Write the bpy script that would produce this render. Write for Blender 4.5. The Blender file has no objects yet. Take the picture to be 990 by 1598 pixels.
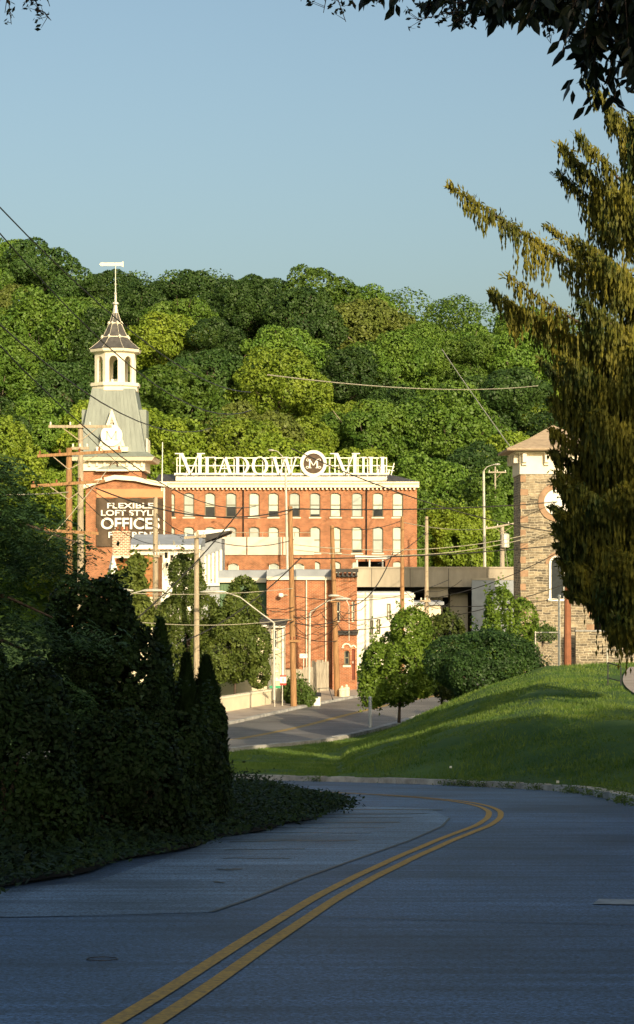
import bpy, math, random
import numpy as np
from mathutils import Vector, Matrix
C = bpy.context
SC = C.scene
COL = SC.collection
F = 3107.0            # focal length in pixels of the 990x1598 photograph
PI = math.pi

# ------------------------------------------------------------------ camera, sky, sun, exposure
cam_d = bpy.data.cameras.new('camera'); cam = bpy.data.objects.new('camera', cam_d); COL.objects.link(cam)
cam.location = (0, 0, 0); cam.rotation_euler = (PI/2, 0, 0)
cam_d.sensor_fit = 'VERTICAL'; cam_d.sensor_height = 36; cam_d.sensor_width = 36
cam_d.lens = 36*F/1598; cam_d.shift_y = 81/1598
cam_d.clip_start = .1; cam_d.clip_end = 6000
SC.camera = cam
SUN_EL = math.radians(19); SUN_AZ = math.radians(20)   # sun low behind the camera, a little to the right
sun_vec = Vector((math.sin(SUN_AZ)*math.cos(SUN_EL), -math.cos(SUN_AZ)*math.cos(SUN_EL), math.sin(SUN_EL)))
W = bpy.data.worlds.new('World'); SC.world = W; W.use_nodes = True
wn = W.node_tree.nodes; wl = W.node_tree.links
bg = wn['Background']; sky = wn.new('ShaderNodeTexSky'); sky.sky_type = 'NISHITA'; sky.sun_disc = False
sky.sun_elevation = SUN_EL; sky.sun_rotation = PI - SUN_AZ; sky.air_density = 1.0; sky.dust_density = 5; sky.ozone_density = 1.0
tint = wn.new('ShaderNodeMix'); tint.data_type = 'RGBA'; tint.blend_type = 'MULTIPLY'; tint.inputs[0].default_value = 1; tint.inputs[7].default_value = (.95,.99,.92,1)
wl.new(sky.outputs[0], tint.inputs[6]); wl.new(tint.outputs[2], bg.inputs[0]); bg.inputs[1].default_value = .14
sl = bpy.data.lights.new('sun', 'SUN'); sun = bpy.data.objects.new('sun', sl); COL.objects.link(sun)
sl.energy = 4.7; sl.angle = math.radians(.5); sl.color = (1, .82, .54)
sun.rotation_euler = (-sun_vec).to_track_quat('-Z', 'Y').to_euler()
SC.view_settings.view_transform = 'Standard'; SC.view_settings.look = 'None'
SC.view_settings.exposure = 0.35; SC.view_settings.gamma = 1
SC.render.engine = 'CYCLES'; SC.cycles.use_denoising = True
SC.cycles.max_bounces = 5; SC.cycles.transparent_max_bounces = 6

# ------------------------------------------------------------------ helpers
def P(px, py, d): return Vector(((px-495)*d/F, d, (880-py)*d/F))
def PX(px, d): return (px-495)*d/F
def PZ(py, d): return (880-py)*d/F
def tag(o, label=None, cat=None, group=None, kind=None):
    if label: o['label'] = label
    if cat: o['category'] = cat
    if group: o['group'] = group
    if kind: o['kind'] = kind
    return o
def thing(name, loc, label, cat, group=None):
    o = bpy.data.objects.new(name, None); COL.objects.link(o); o.location = loc; o.empty_display_size = .2
    return tag(o, label, cat, group)
def off(p):
    v = Vector((0, 0, 0))
    while p is not None: v += p.location; p = p.parent
    return v

class MB:
    def __init__(s): s.v = []; s.f = []
    def add(s, vs, fs):
        n = len(s.v); s.v += [tuple(v) for v in vs]; s.f += [tuple(i+n for i in f) for f in fs]; return s
    def box(s, x0, x1, y0, y1, z0, z1):
        return s.add([(x0,y0,z0),(x1,y0,z0),(x1,y1,z0),(x0,y1,z0),(x0,y0,z1),(x1,y0,z1),(x1,y1,z1),(x0,y1,z1)],
                     [(0,3,2,1),(4,5,6,7),(0,1,5,4),(1,2,6,5),(2,3,7,6),(3,0,4,7)])
    def quad(s, a, b, c, d): return s.add([a,b,c,d], [(0,1,2,3)])
    def beam(s, a, b, w, h=None):
        a = Vector(a); b = Vector(b); h = h or w
        d = (b-a).normalized(); up = Vector((0,0,1)) if abs(d.z) < .95 else Vector((0,1,0))
        r = d.cross(up).normalized()*w/2; u = r.cross(d).normalized()*h/2
        return s.add([a-r-u,a+r-u,a+r+u,a-r+u,b-r-u,b+r-u,b+r+u,b-r+u],
                     [(0,1,2,3),(7,6,5,4),(0,4,5,1),(1,5,6,2),(2,6,7,3),(3,7,4,0)])
    def tube(s, pts, r, n=6, r2=None):
        pts = [Vector(p) for p in pts]; m = len(pts); rings = []
        for i, p in enumerate(pts):
            d = (pts[min(i+1,m-1)]-pts[max(i-1,0)]).normalized()
            up = Vector((0,0,1)) if abs(d.z) < .9 else Vector((0,1,0))
            x = d.cross(up).normalized(); y = x.cross(d).normalized()
            if r2 is None: rr = r
            else: rr = r+(r2-r)*i/(m-1)
            rings.append([p+(x*math.cos(2*PI*k/n)+y*math.sin(2*PI*k/n))*rr for k in range(n)])
        vs = [v for g in rings for v in g]; fs = []
        for i in range(m-1):
            for k in range(n): fs.append((i*n+k, i*n+(k+1)%n, (i+1)*n+(k+1)%n, (i+1)*n+k))
        fs += [tuple(range(n-1,-1,-1)), tuple((m-1)*n+k for k in range(n))]
        return s.add(vs, fs)
    def lathe(s, cx, cy, prof, n=16, rot=0, sx=1, sy=1):
        vs = []; fs = []
        for r, z in prof:
            for k in range(n):
                a = 2*PI*k/n+rot; vs.append((cx+r*math.cos(a)*sx, cy+r*math.sin(a)*sy, z))
        m = len(prof)
        for i in range(m-1):
            for k in range(n): fs.append((i*n+k, i*n+(k+1)%n, (i+1)*n+(k+1)%n, (i+1)*n+k))
        fs += [tuple(range(n-1,-1,-1)), tuple((m-1)*n+k for k in range(n))]
        return s.add(vs, fs)
    def prism(s, poly, y0, y1):       # polygon of (x,z) extruded along y
        n = len(poly)
        vs = [(x,y0,z) for x,z in poly]+[(x,y1,z) for x,z in poly]
        fs = [tuple(range(n)), tuple(range(2*n-1,n-1,-1))]+[(k,n+k,n+(k+1)%n,(k+1)%n) for k in range(n)]
        return s.add(vs, fs)
    def ring(s, cx, cz, rx, rz, tx, tz, y0, y1, a0=0, a1=2*PI, n=24):   # ring in the x-z plane
        vs = []; fs = []
        for k in range(n+1):
            a = a0+(a1-a0)*k/n; ca, sa = math.cos(a), math.sin(a)
            for y in (y0, y1):
                vs += [(cx+rx*ca,y,cz+rz*sa),(cx+(rx-tx)*ca,y,cz+(rz-tz)*sa)]
        for k in range(n):
            i = k*4; j = i+4
            fs += [(i,j,j+1,i+1),(i+2,i+3,j+3,j+2),(i,i+2,j+2,j),(i+1,j+1,j+3,i+3)]
        fs += [(0,1,3,2),(n*4,n*4+2,n*4+3,n*4+1)]
        return s.add(vs, fs)
    def disc(s, cx, cz, r, y0, y1, n=24, rz=None):
        return s.prism([(cx+r*math.cos(2*PI*k/n), cz+(rz or r)*math.sin(2*PI*k/n)) for k in range(n)], y0, y1)
    def build(s, name, m, parent=None, smooth=False):
        o0 = off(parent)
        me = bpy.data.meshes.new(name); me.from_pydata([(v[0]-o0.x,v[1]-o0.y,v[2]-o0.z) for v in s.v], [], s.f)
        me.materials.append(m)
        if smooth: me.polygons.foreach_set('use_smooth', [True]*len(me.polygons))
        me.update(); o = bpy.data.objects.new(name, me); COL.objects.link(o); o.parent = parent
        return o

def np_quads(name, V, m, parent=None, loc=None, k=4):
    """V: (N,k,3) array, every polygon separate"""
    N = V.shape[0]; me = bpy.data.meshes.new(name)
    o0 = off(parent) if parent is not None else (Vector(loc) if loc is not None else Vector((0,0,0)))
    W_ = (V.reshape(-1,3)-np.array(o0)).astype(np.float32)
    me.vertices.add(N*k); me.vertices.foreach_set('co', W_.ravel())
    me.loops.add(N*k); me.loops.foreach_set('vertex_index', np.arange(N*k, dtype=np.int32))
    me.polygons.add(N); me.polygons.foreach_set('loop_start', np.arange(0,N*k,k,dtype=np.int32))
    me.polygons.foreach_set('loop_total', np.full(N,k,dtype=np.int32))
    me.materials.append(m); me.update(); me.validate()
    o = bpy.data.objects.new(name, me); COL.objects.link(o); o.parent = parent
    if parent is None and loc is not None: o.location = loc
    return o

def nrm(a): return a/np.maximum(np.linalg.norm(a,axis=-1,keepdims=True),1e-9)
def leaves(rng, pos, out, size, aspect=.55, outward=.8, droop=0.):
    """diamond leaves at pos, facing roughly along out"""
    n = len(pos)
    N_ = nrm(out*outward+rng.normal(size=(n,3))*.55+np.array([0,0,.25]))
    t = nrm(np.cross(N_, rng.normal(size=(n,3))))
    if droop: t = nrm(t+np.array([0,0,-droop]))
    b = nrm(np.cross(N_, t)); s = (size*rng.uniform(.6,1.35,n))[:,None]
    return np.stack([pos-t*s*.5, pos+b*s*.5*aspect, pos+t*s*.5, pos-b*s*.5*aspect], 1)

# ------------------------------------------------------------------ materials
def mat(name, col, rough=.85, var=.25, scale=1.5, bump=0., col2=None, spec=.3, metal=0., stretch=None, fine=0):
    m = bpy.data.materials.new(name); m.use_nodes = True; nt = m.node_tree; b = nt.nodes['Principled BSDF']
    b.inputs['Roughness'].default_value = rough; b.inputs['Specular IOR Level'].default_value = spec; b.inputs['Metallic'].default_value = metal
    tc = nt.nodes.new('ShaderNodeTexCoord'); mp = nt.nodes.new('ShaderNodeMapping'); nt.links.new(tc.outputs['Object'], mp.inputs[0])
    if stretch: mp.inputs['Scale'].default_value = stretch
    nz = nt.nodes.new('ShaderNodeTexNoise'); nz.inputs['Scale'].default_value = scale; nz.inputs['Detail'].default_value = 7; nz.inputs['Roughness'].default_value = .65
    nt.links.new(mp.outputs[0], nz.inputs[0])
    rp = nt.nodes.new('ShaderNodeValToRGB'); nt.links.new(nz.outputs[0], rp.inputs[0])
    c2 = col2 or tuple(min(1,c*(1+var)) for c in col)
    c1 = tuple(c*(1-var) for c in col) if not col2 else col
    rp.color_ramp.elements[0].position = .34; rp.color_ramp.elements[1].position = .66
    rp.color_ramp.elements[0].color = (*c1,1); rp.color_ramp.elements[1].color = (*c2,1)
    out = rp.outputs[0]
    nt.links.new(out, b.inputs['Base Color'])
    if bump:
        bp = nt.nodes.new('ShaderNodeBump'); bp.inputs['Strength'].default_value = bump; bp.inputs['Distance'].default_value = .03
        nt.links.new(nz.outputs[0], bp.inputs['Height']); nt.links.new(bp.outputs[0], b.inputs['Normal'])
    return m

def brick_mat(name, c1, c2, mortar, bw, bh, ms, distort=0., stain=.35, bump=.3, stainscale=.5):
    m = bpy.data.materials.new(name); m.use_nodes = True; nt = m.node_tree; b = nt.nodes['Principled BSDF']
    b.inputs['Roughness'].default_value = .9; b.inputs['Specular IOR Level'].default_value = .2
    L = nt.links.new; N = nt.nodes.new
    tc = N('ShaderNodeTexCoord'); sp = N('ShaderNodeSeparateXYZ'); L(tc.outputs['Object'], sp.inputs[0])
    ad = N('ShaderNodeMath'); L(sp.outputs[0], ad.inputs[0]); L(sp.outputs[1], ad.inputs[1])
    cb = N('ShaderNodeCombineXYZ'); L(ad.outputs[0], cb.inputs[0]); L(sp.outputs[2], cb.inputs[1])
    vec = cb.outputs[0]
    if distort:
        nd = N('ShaderNodeTexNoise'); nd.inputs['Scale'].default_value = 1.3; nd.inputs['Detail'].default_value = 3; L(tc.outputs['Object'], nd.inputs[0])
        vm = N('ShaderNodeVectorMath'); vm.operation = 'MULTIPLY_ADD'; L(nd.outputs['Color'], vm.inputs[0])
        vm.inputs[1].default_value = (distort*1.5,distort,0); L(vec, vm.inputs[2]); vec = vm.outputs[0]
    br = N('ShaderNodeTexBrick'); L(vec, br.inputs[0]); br.inputs['Scale'].default_value = 1
    br.inputs['Brick Width'].default_value = bw; br.inputs['Row Height'].default_value = bh; br.inputs['Mortar Size'].default_value = ms
    br.inputs['Color1'].default_value = (*c1,1); br.inputs['Color2'].default_value = (*c2,1); br.inputs['Mortar'].default_value = (*mortar,1)
    if distort: br.squash = .7; br.squash_frequency = 3; br.offset_frequency = 2; br.offset = .37
    nz = N('ShaderNodeTexNoise'); nz.inputs['Scale'].default_value = stainscale; nz.inputs['Detail'].default_value = 9; nz.inputs['Roughness'].default_value = .72
    L(tc.outputs['Object'], nz.inputs[0])
    mr = N('ShaderNodeMapRange'); L(nz.outputs[0], mr.inputs[0]); mr.inputs[1].default_value = .3; mr.inputs[2].default_value = .7
    mr.inputs[3].default_value = 1-stain; mr.inputs[4].default_value = 1+stain
    mx = N('ShaderNodeMix'); mx.data_type = 'RGBA'; mx.blend_type = 'MULTIPLY'; mx.inputs[0].default_value = 1
    L(br.outputs[0], mx.inputs[6]); L(mr.outputs[0], mx.inputs[7]); L(mx.outputs[2], b.inputs['Base Color'])
    bp = N('ShaderNodeBump'); bp.inputs['Strength'].default_value = bump; bp.inputs['Distance'].default_value = .03; bp.invert = True
    L(br.outputs['Fac'], bp.inputs['Height']); L(bp.outputs[0], b.inputs['Normal'])
    return m

def leaf_mat(name, c1, c2, scale=.25, trans=.3, rough=.55, spec=.35, hue=.0):
    m = bpy.data.materials.new(name); m.use_nodes = True; nt = m.node_tree; b = nt.nodes['Principled BSDF']
    L = nt.links.new; N = nt.nodes.new
    b.inputs['Roughness'].default_value = rough; b.inputs['Specular IOR Level'].default_value = spec
    tc = N('ShaderNodeTexCoord'); oi = N('ShaderNodeObjectInfo')
    nz = N('ShaderNodeTexNoise'); nz.inputs['Scale'].default_value = scale; nz.inputs['Detail'].default_value = 8; nz.inputs['Roughness'].default_value = .7
    va = N('ShaderNodeVectorMath'); L(tc.outputs['Object'], va.inputs[0]); L(oi.outputs['Random'], va.inputs[1]); L(va.outputs[0], nz.inputs[0])
    rp = N('ShaderNodeValToRGB'); L(nz.outputs[0], rp.inputs[0]); rp.color_ramp.elements[0].position = .35 if 'spruce' not in name else .37; rp.color_ramp.elements[1].position = .65 if 'spruce' not in name else .64
    rp.color_ramp.elements[0].color = (*c1,1); rp.color_ramp.elements[1].color = (*c2,1)
    mr = N('ShaderNodeMapRange'); L(oi.outputs['Random'], mr.inputs[0]); mr.inputs[3].default_value = .75; mr.inputs[4].default_value = 1.25
    mx = N('ShaderNodeMix'); mx.data_type = 'RGBA'; mx.blend_type = 'MULTIPLY'; mx.inputs[0].default_value = 1
    L(rp.outputs[0], mx.inputs[6]); L(mr.outputs[0], mx.inputs[7]); L(mx.outputs[2], b.inputs['Base Color'])
    tr = N('ShaderNodeBsdfTranslucent'); L(mx.outputs[2], tr.inputs[0])
    ms = N('ShaderNodeMixShader'); ms.inputs[0].default_value = trans; L(b.outputs[0], ms.inputs[1]); L(tr.outputs[0], ms.inputs[2])
    L(ms.outputs[0], nt.nodes['Material Output'].inputs[0])
    return m

M = {}
M['brick'] = brick_mat('mill_brick', (.38,.13,.058), (.23,.078,.038), (.34,.22,.13), .24, .085, .014, stain=.38, stainscale=.9)
M['brick2'] = brick_mat('street_brick', (.40,.125,.05), (.28,.085,.035), (.36,.24,.15), .24, .085, .014, stain=.4, stainscale=1.2)
M['brickc'] = brick_mat('chimney_brick', (.34,.13,.06), (.20,.08,.04), (.55,.48,.36), .30, .12, .03, stain=.3)
M['stone'] = brick_mat('rubble_stone', (.33,.265,.175), (.10,.085,.065), (.40,.35,.26), .62, .19, .022, distort=.3, stain=.5, stainscale=2.2, bump=.8)
M['cream'] = mat('cream_paint', (.74,.67,.52), .7, .07, 1.2)
M['cream2'] = mat('cream_stucco', (.66,.58,.42), .9, .12, .6, bump=.2)
M['white'] = mat('white_paint', (.78,.74,.65), .6, .07, 1.5)
M['panel'] = mat('pale_panel', (.58,.52,.43), .8, .12, .8)
M['zinc'] = mat('grey_green_metal_roof', (.19,.215,.19), .5, .16, .8, spec=.5, stretch=(3,3,.4))
M['slate'] = mat('slate_roof', (.075,.07,.066), .7, .3, 2.2, bump=.2)
M['roofgrey'] = mat('grey_roofing', (.28,.30,.33), .8, .15, .8)
M['darkroof'] = mat('dark_roofing', (.05,.047,.045), .8, .3, 1)
M['rooftan'] = mat('tan_shingle', (.34,.26,.18), .85, .2, 2.5, bump=.2, stretch=(1,1,4))
M['concrete'] = mat('concrete', (.36,.31,.24), .9, .28, .35, bump=.15, stretch=(1,1,.35))
M['kerb'] = mat('kerb_concrete', (.33,.32,.30), .9, .35, 2.0, bump=.5)
M['pave'] = mat('pavement_concrete', (.36,.30,.25), .9, .2, 1.0, bump=.2)
M['glass'] = mat('window_glass', (.03,.035,.04), .12, .3, .8, spec=.7)
M['blind'] = mat('window_blind', (.46,.50,.42), .5, .12, .7, spec=.5)
M['dframe'] = mat('window_frame_paint', (.16,.14,.09), .6, .12, 2)
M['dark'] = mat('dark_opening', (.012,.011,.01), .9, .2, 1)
M['wood'] = mat('pole_wood', (.30,.165,.075), .85, .35, 2.5, bump=.3, stretch=(6,6,.5))
M['woodg'] = mat('grey_wood', (.36,.29,.20), .85, .3, 2.5, bump=.3, stretch=(6,6,.5))
M['fence'] = mat('fence_boards', (.33,.29,.23), .9, .4, 3, bump=.3, stretch=(5,5,.4))
M['metal'] = mat('lamp_metal', (.55,.52,.44), .45, .15, 2, spec=.5, metal=.3)
M['wire'] = mat('cable_black', (.03,.028,.025), .5, .2, 1)
M['wirel'] = mat('cable_pale', (.42,.38,.28), .5, .2, 1)
M['green'] = mat('green_siding', (.10,.17,.09), .7, .2, 1.5, stretch=(6,6,.3))
M['brown'] = mat('banner_brown', (.075,.05,.03), .7, .35, 1.2, stretch=(1,1,1))
M['red'] = mat('sign_red', (.55,.04,.03), .5, .1, 2)
M['sgreen'] = mat('sign_green', (.04,.28,.13), .5, .1, 2)
M['gold'] = mat('yellow_line_paint', (.20,.13,.05), .75, .28, 22, col2=(.52,.30,.05))
M['line'] = mat('worn_white_paint', (.24,.26,.28), .8, .3, 8)
M['ribbon'] = mat('brown_post', (.26,.10,.05), .8, .2, 3)
M['door'] = mat('door_maroon', (.16,.04,.02), .6, .2, 2)
M['orange'] = mat('salmon_band', (.52,.25,.12), .8, .08, 1)
M['bark'] = mat('bark', (.085,.06,.045), .95, .4, 3, bump=.6, stretch=(4,4,.6))
M['barkl'] = mat('pale_bark', (.30,.25,.19), .95, .3, 2, bump=.4, stretch=(3,3,.5))
M['soil'] = mat('shade_black_soil', (.005,.0045,.004), 1, .4, 3, bump=.5)  # near-black, with the verge's shade put into the soil colour
M['rustcap'] = mat('copper_cap', (.10,.055,.03), .5, .3, 2)
M['chain'] = mat('galvanised_wire', (.16,.15,.13), .6, .2, 2)
M['iron'] = mat('black_iron', (.03,.03,.035), .5, .2, 2)

def asphalt(name, c, var, tint=(1,1,1)):
    m = bpy.data.materials.new(name); m.use_nodes = True; nt = m.node_tree; b = nt.nodes['Principled BSDF']
    L = nt.links.new; N = nt.nodes.new
    tc = N('ShaderNodeTexCoord')
    big = N('ShaderNodeTexNoise'); big.inputs['Scale'].default_value = .35; big.inputs['Detail'].default_value = 5; L(tc.outputs['Object'], big.inputs[0])
    fin = N('ShaderNodeTexNoise'); fin.inputs['Scale'].default_value = 34; fin.inputs['Detail'].default_value = 4; fin.inputs['Roughness'].default_value = .8; L(tc.outputs['Object'], fin.inputs[0])
    mp = N('ShaderNodeMapping'); mp.inputs['Scale'].default_value = (.25,3.2,1); mp.inputs['Rotation'].default_value = (0,0,.12); L(tc.outputs['Object'], mp.inputs[0])
    stk = N('ShaderNodeTexNoise'); stk.inputs['Scale'].default_value = 1.2; stk.inputs['Detail'].default_value = 6; L(mp.outputs[0], stk.inputs[0])
    def rng_(src, lo, hi, a=.3, z=.7):
        r = N('ShaderNodeMapRange'); L(src, r.inputs[0]); r.inputs[1].default_value = a; r.inputs[2].default_value = z; r.inputs[3].default_value = lo; r.inputs[4].default_value = hi; return r.outputs[0]
    def mul(a, b_):
        r = N('ShaderNodeMath'); r.operation = 'MULTIPLY'; L(a, r.inputs[0]); L(b_, r.inputs[1]); return r.outputs[0]
    f = mul(mul(rng_(big.outputs[0], 1-var, 1+var), rng_(fin.outputs[0], .0, 2.6, .36, .66)), rng_(stk.outputs[0], .62, 1.45))
    mx = N('ShaderNodeMix'); mx.data_type = 'RGBA'; mx.blend_type = 'MULTIPLY'; mx.inputs[0].default_value = 1
    mx.inputs[6].default_value = (*c,1); L(f, mx.inputs[7]); L(mx.outputs[2], b.inputs['Base Color'])
    b.inputs['Roughness'].default_value = .62; b.inputs['Specular IOR Level'].default_value = .45
    bp = N('ShaderNodeBump'); bp.inputs['Strength'].default_value = .5; bp.inputs['Distance'].default_value = .008
    L(fin.outputs[0], bp.inputs['Height']); L(bp.outputs[0], b.inputs['Normal'])
    return m
M['asph'] = asphalt('asphalt', (.034,.064,.118), .45)  # near road, blue cast of open shade put into the colour
M['asph2'] = asphalt('old_asphalt', (.068,.108,.165), .5)  # paler old paving, same shade blue mixed in
M['asph3'] = asphalt('sunlit_grey_asphalt', (.115,.108,.10), .3)  # same road past the bend, sunlit tone put into the colour
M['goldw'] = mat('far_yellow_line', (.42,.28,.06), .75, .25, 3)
M['seam'] = mat('tar_seam', (.012,.013,.016), .5, .3, 5)

# ground: grass and earth by noise
def ground_mat():
    m = mat('ground_grass', (.03,.075,.010), .95, .3, .25, bump=.4, col2=(.07,.13,.018)); return m
M['ground'] = ground_mat()

# ------------------------------------------------------------------ the road path and the terrain
def catmull(pts, n=10):
    out = []; pts = [np.array(p, float) for p in pts]; pts = [2*pts[0]-pts[1]]+pts+[2*pts[-1]-pts[-2]]
    for i in range(1, len(pts)-2):
        p0,p1,p2,p3 = pts[i-1:i+3]
        for k in range(n):
            t = k/n; out.append(.5*((2*p1)+(-p0+p2)*t+(2*p0-5*p1+4*p2-p3)*t*t+(-p0+3*p1-3*p2+p3)*t**3))
    out.append(pts[-2]); return np.array(out)
# x, y, width to the right edge, width to the left edge
ROAD = catmull([(-3.9,-14,4.4,4.2),(-3.2,-6,4.4,4.2),(-2.25,2,4.4,4.0),(-1.0,10.7,4.3,3.4),(.03,18.3,4.2,3.2),(.85,23.2,4.2,3.1),(1.88,28.6,4.2,3.1),(2.85,33.4,4.0,3.1),(3.38,38,3.4,3.1),
  (3.3,41.8,3.3,3.1),(2.67,44.8,4.0,3.1),(1.3,47.9,5.4,3.2),(-1.6,52,6.3,3.4),(-5.2,56,6.2,3.6),(-9,61,5.4,3.8),(-11.8,67.5,4.6,4),(-12.2,75,4.3,4),(-10.2,83,4.2,4),(-7.2,90,4.2,4),(-3.9,96.5,4.2,4),
  (-1,103.5,4.2,4),(1.8,112.4,4.2,4),(4.7,121,4.2,4),(9.2,132,4.2,4),(15,145,4.2,4),(23,158,4.2,4)], 8)
tan = np.gradient(ROAD[:,:2], axis=0); tan /= np.linalg.norm(tan,axis=1)[:,None]
RN = np.stack([tan[:,1], -tan[:,0]], 1)            # to the right
def Rz(y): return np.interp(y, [-60,-20,0,62,80,95,130,150,200,212,250,365,420,600,3000], [3.2,0,-1.6,-6.71,-7.9,-8.5,-8.5,-8.2,-7.3,-6,4.0,0,0,0,0])
def smooth(t): t = np.clip(t,0,1); return t*t*(3-2*t)
def road_dist(x, y):
    """signed-ish distance outside the road band (negative inside) and side"""
    best = np.full(x.shape, 1e9); right = np.zeros(x.shape, bool)
    A = ROAD[:-1]; B = ROAD[1:]
    for i in range(len(A)):
        d = B[i,:2]-A[i,:2]; L2 = d@d
        t = np.clip(((x-A[i,0])*d[0]+(y-A[i,1])*d[1])/L2, 0, 1)
        qx = x-(A[i,0]+d[0]*t); qy = y-(A[i,1]+d[1]*t)
        side = qx*RN[i,0]+qy*RN[i,1]
        w = np.where(side > 0, A[i,2]+(B[i,2]-A[i,2])*t, A[i,3]+(B[i,3]-A[i,3])*t)
        dd = np.hypot(qx,qy)-w
        m = dd < best; best = np.where(m, dd, best); right = np.where(m, side > 0, right)
    return best, right
RIDGE_Y = 365.
def ridge_z(x):      # terrain height of the ridge, metres above the eye
    px = 495+x*F/RIDGE_Y
    top = np.interp(px, [-400,0,100,200,300,400,480,520,560,640,700,770,850,990,1400], [385,372,380,385,402,402,425,455,448,470,488,500,520,560,600])
    return (880-top)*RIDGE_Y/F-13
def H(x, y):
    x = np.asarray(x,float); y = np.asarray(y,float)
    z = Rz(y)
    D, right = road_dist(x, y)
    u = x/np.maximum(y,20)*85
    A = np.interp(u, [1,1.4,3.4,5,7.2,9.7,13.5,30], [0,.4,1.15,1.85,2.85,3.7,3.85,4.5])
    f = np.interp(y, [30,45,60,85,110,140,160,200], [0.05,.22,.45,1,.6,.16,.0,0])
    z = z+A*f*smooth(D/8)*np.where(y > 35, 1, 0)
    z = z+np.where((x > 8)&(y < 60), smooth((x-8)/14)*1.2, 0)
    # inner verge on the left rises a little
    z = z+np.where((x < -2)&(y < 50), smooth((D-.3)/6)*.7, 0)
    # the wooded hill behind the mill
    zb = -7.3; zr = ridge_z(x)
    t = (y-214)/(RIDGE_Y-214)
    hill = zb+(zr-zb)*np.clip(t,0,1)**.92
    back = zr-np.clip((y-RIDGE_Y)/400,0,1)*25
    z = np.where(y > 214, np.where(y < RIDGE_Y, hill, back), z)
    return z
def h1(x, y): return float(H(np.array([x]), np.array([y]))[0])

def graded(a0, a1, step, lo, hi, g=1.22):
    mid = list(np.arange(a0, a1+1e-6, step)); s = step; v = a0; left = []
    while v > lo: s *= g; v -= s; left.append(v)
    s = step; v = a1; rgt = []
    while v < hi: s = min(s*g, 400); v += s; rgt.append(v)
    return np.array(left[::-1]+mid+rgt)
xs = graded(-17, 20, .4, -2500, 2500)
ys = np.concatenate([graded(-16, 135, .4, -900, 135), np.arange(137,260,2.5), np.arange(260,440,6), [460,500,560,650,800,1100,1600,2400,3500]])
X_, Y_ = np.meshgrid(xs, ys); Z_ = H(X_, Y_)
D_, _ = road_dist(X_, Y_)
Z_ = np.where(D_ < .42, Rz(Y_)-.25, Z_)
# small unevenness away from the road
rngT = np.random.default_rng(5)
Z_ = Z_+np.where(D_ > 1.2, .05*np.sin(X_*1.7+Y_*.6)*np.cos(Y_*.9-X_*.4), 0)
V_ = np.stack([X_,Y_,Z_],-1).reshape(-1,3); nx = len(xs); ny = len(ys)
idx = np.arange(nx*ny).reshape(ny,nx)
Q = np.stack([idx[:-1,:-1],idx[:-1,1:],idx[1:,1:],idx[1:,:-1]],-1).reshape(-1,4)
me = bpy.data.meshes.new('ground'); me.from_pydata(V_.tolist(), [], Q.tolist()); me.materials.append(M['ground'])
me.polygons.foreach_set('use_smooth', [True]*len(me.polygons))
g = bpy.data.objects.new('ground', me); COL.objects.link(g); tag(g, kind='structure')

def strip(name, i0, i1, oa, ob, dz, m, kind='structure', parent=None, wave=0):
    """band between lateral offsets oa..ob (numbers, or 'R'/'L' edge plus number)"""
    vs = []; fs = []
    def o_(spec, i):
        if isinstance(spec, tuple): return (ROAD[i,2] if spec[0] == 'R' else -ROAD[i,3])+spec[1]
        return spec
    for i in range(i0, i1):
        for s in (oa, ob):
            w = o_(s, i)+wave*math.sin(i*1.3)
            x = ROAD[i,0]+RN[i,0]*w; y = ROAD[i,1]+RN[i,1]*w
            vs.append((x, y, float(Rz(y))+dz))
    n = i1-i0
    for k in range(n-1): fs.append((2*k, 2*k+1, 2*k+3, 2*k+2))
    mb = MB().add(vs, fs); o = mb.build(name, m, parent)
    if kind: tag(o, kind=kind)
    return o
NR = len(ROAD)
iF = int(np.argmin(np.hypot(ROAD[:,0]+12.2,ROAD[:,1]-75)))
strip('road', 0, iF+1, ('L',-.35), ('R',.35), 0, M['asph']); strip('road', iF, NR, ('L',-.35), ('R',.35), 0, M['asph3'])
strip('road_marking', 0, iF+1, -.165, -.055, .008, M['gold'], wave=.004); strip('road_marking', 0, iF+1, .055, .165, .008, M['gold'], wave=.004)
strip('road_marking', iF, NR, -.17, -.04, .008, M['goldw']); strip('road_marking', iF, NR, .04, .17, .008, M['goldw'])
# old paving of the left lane before the bend, with transverse cracks
iA = int(np.argmin(np.hypot(ROAD[:,0]-.1,ROAD[:,1]-18.7))); iB = int(np.argmin(np.hypot(ROAD[:,0]-1.3,ROAD[:,1]-47.9)))
vs = []
def tarline(pts, w=.02, name='road_seam', dz=.0085):
    mb = MB()
    for a, b in zip(pts[:-1], pts[1:]):
        a = np.array(a); b = np.array(b); d = b-a; l = np.linalg.norm(d); n = np.array([d[1],-d[0]])/l*w
        q = [a-n,b-n,b+n,a+n]; mb.quad(*[(p[0],p[1],float(Rz(p[1]))+dz) for p in q][::-1])
    return tag(mb.build(name, M['seam']), kind='structure')
def RP(px, py):
    d = 4971/(py-1136.); return ((px-495)*d/F, d)
patch = [RP(702,1277),RP(690,1290),RP(640,1312),RP(560,1340),RP(470,1372),RP(395,1402),RP(330,1424),RP(180,1428),RP(20,1432),RP(-150,1434),RP(-260,1405),RP(-60,1395),RP(150,1375),RP(300,1325),RP(380,1290),RP(430,1268),RP(560,1258),RP(670,1262)]
mb = MB(); mb.add([(p[0],p[1],float(Rz(p[1]))+.004) for p in patch], [tuple(range(len(patch)-1,-1,-1))]); tag(mb.build('road_patch', M['asph2']), kind='structure')
tarline(patch[:7], .022); tarline([RP(-150,1434),RP(20,1432),RP(330,1427),RP(600,1434),RP(820,1440),RP(1050,1446)], .012)
rr = random.Random(4)
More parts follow.
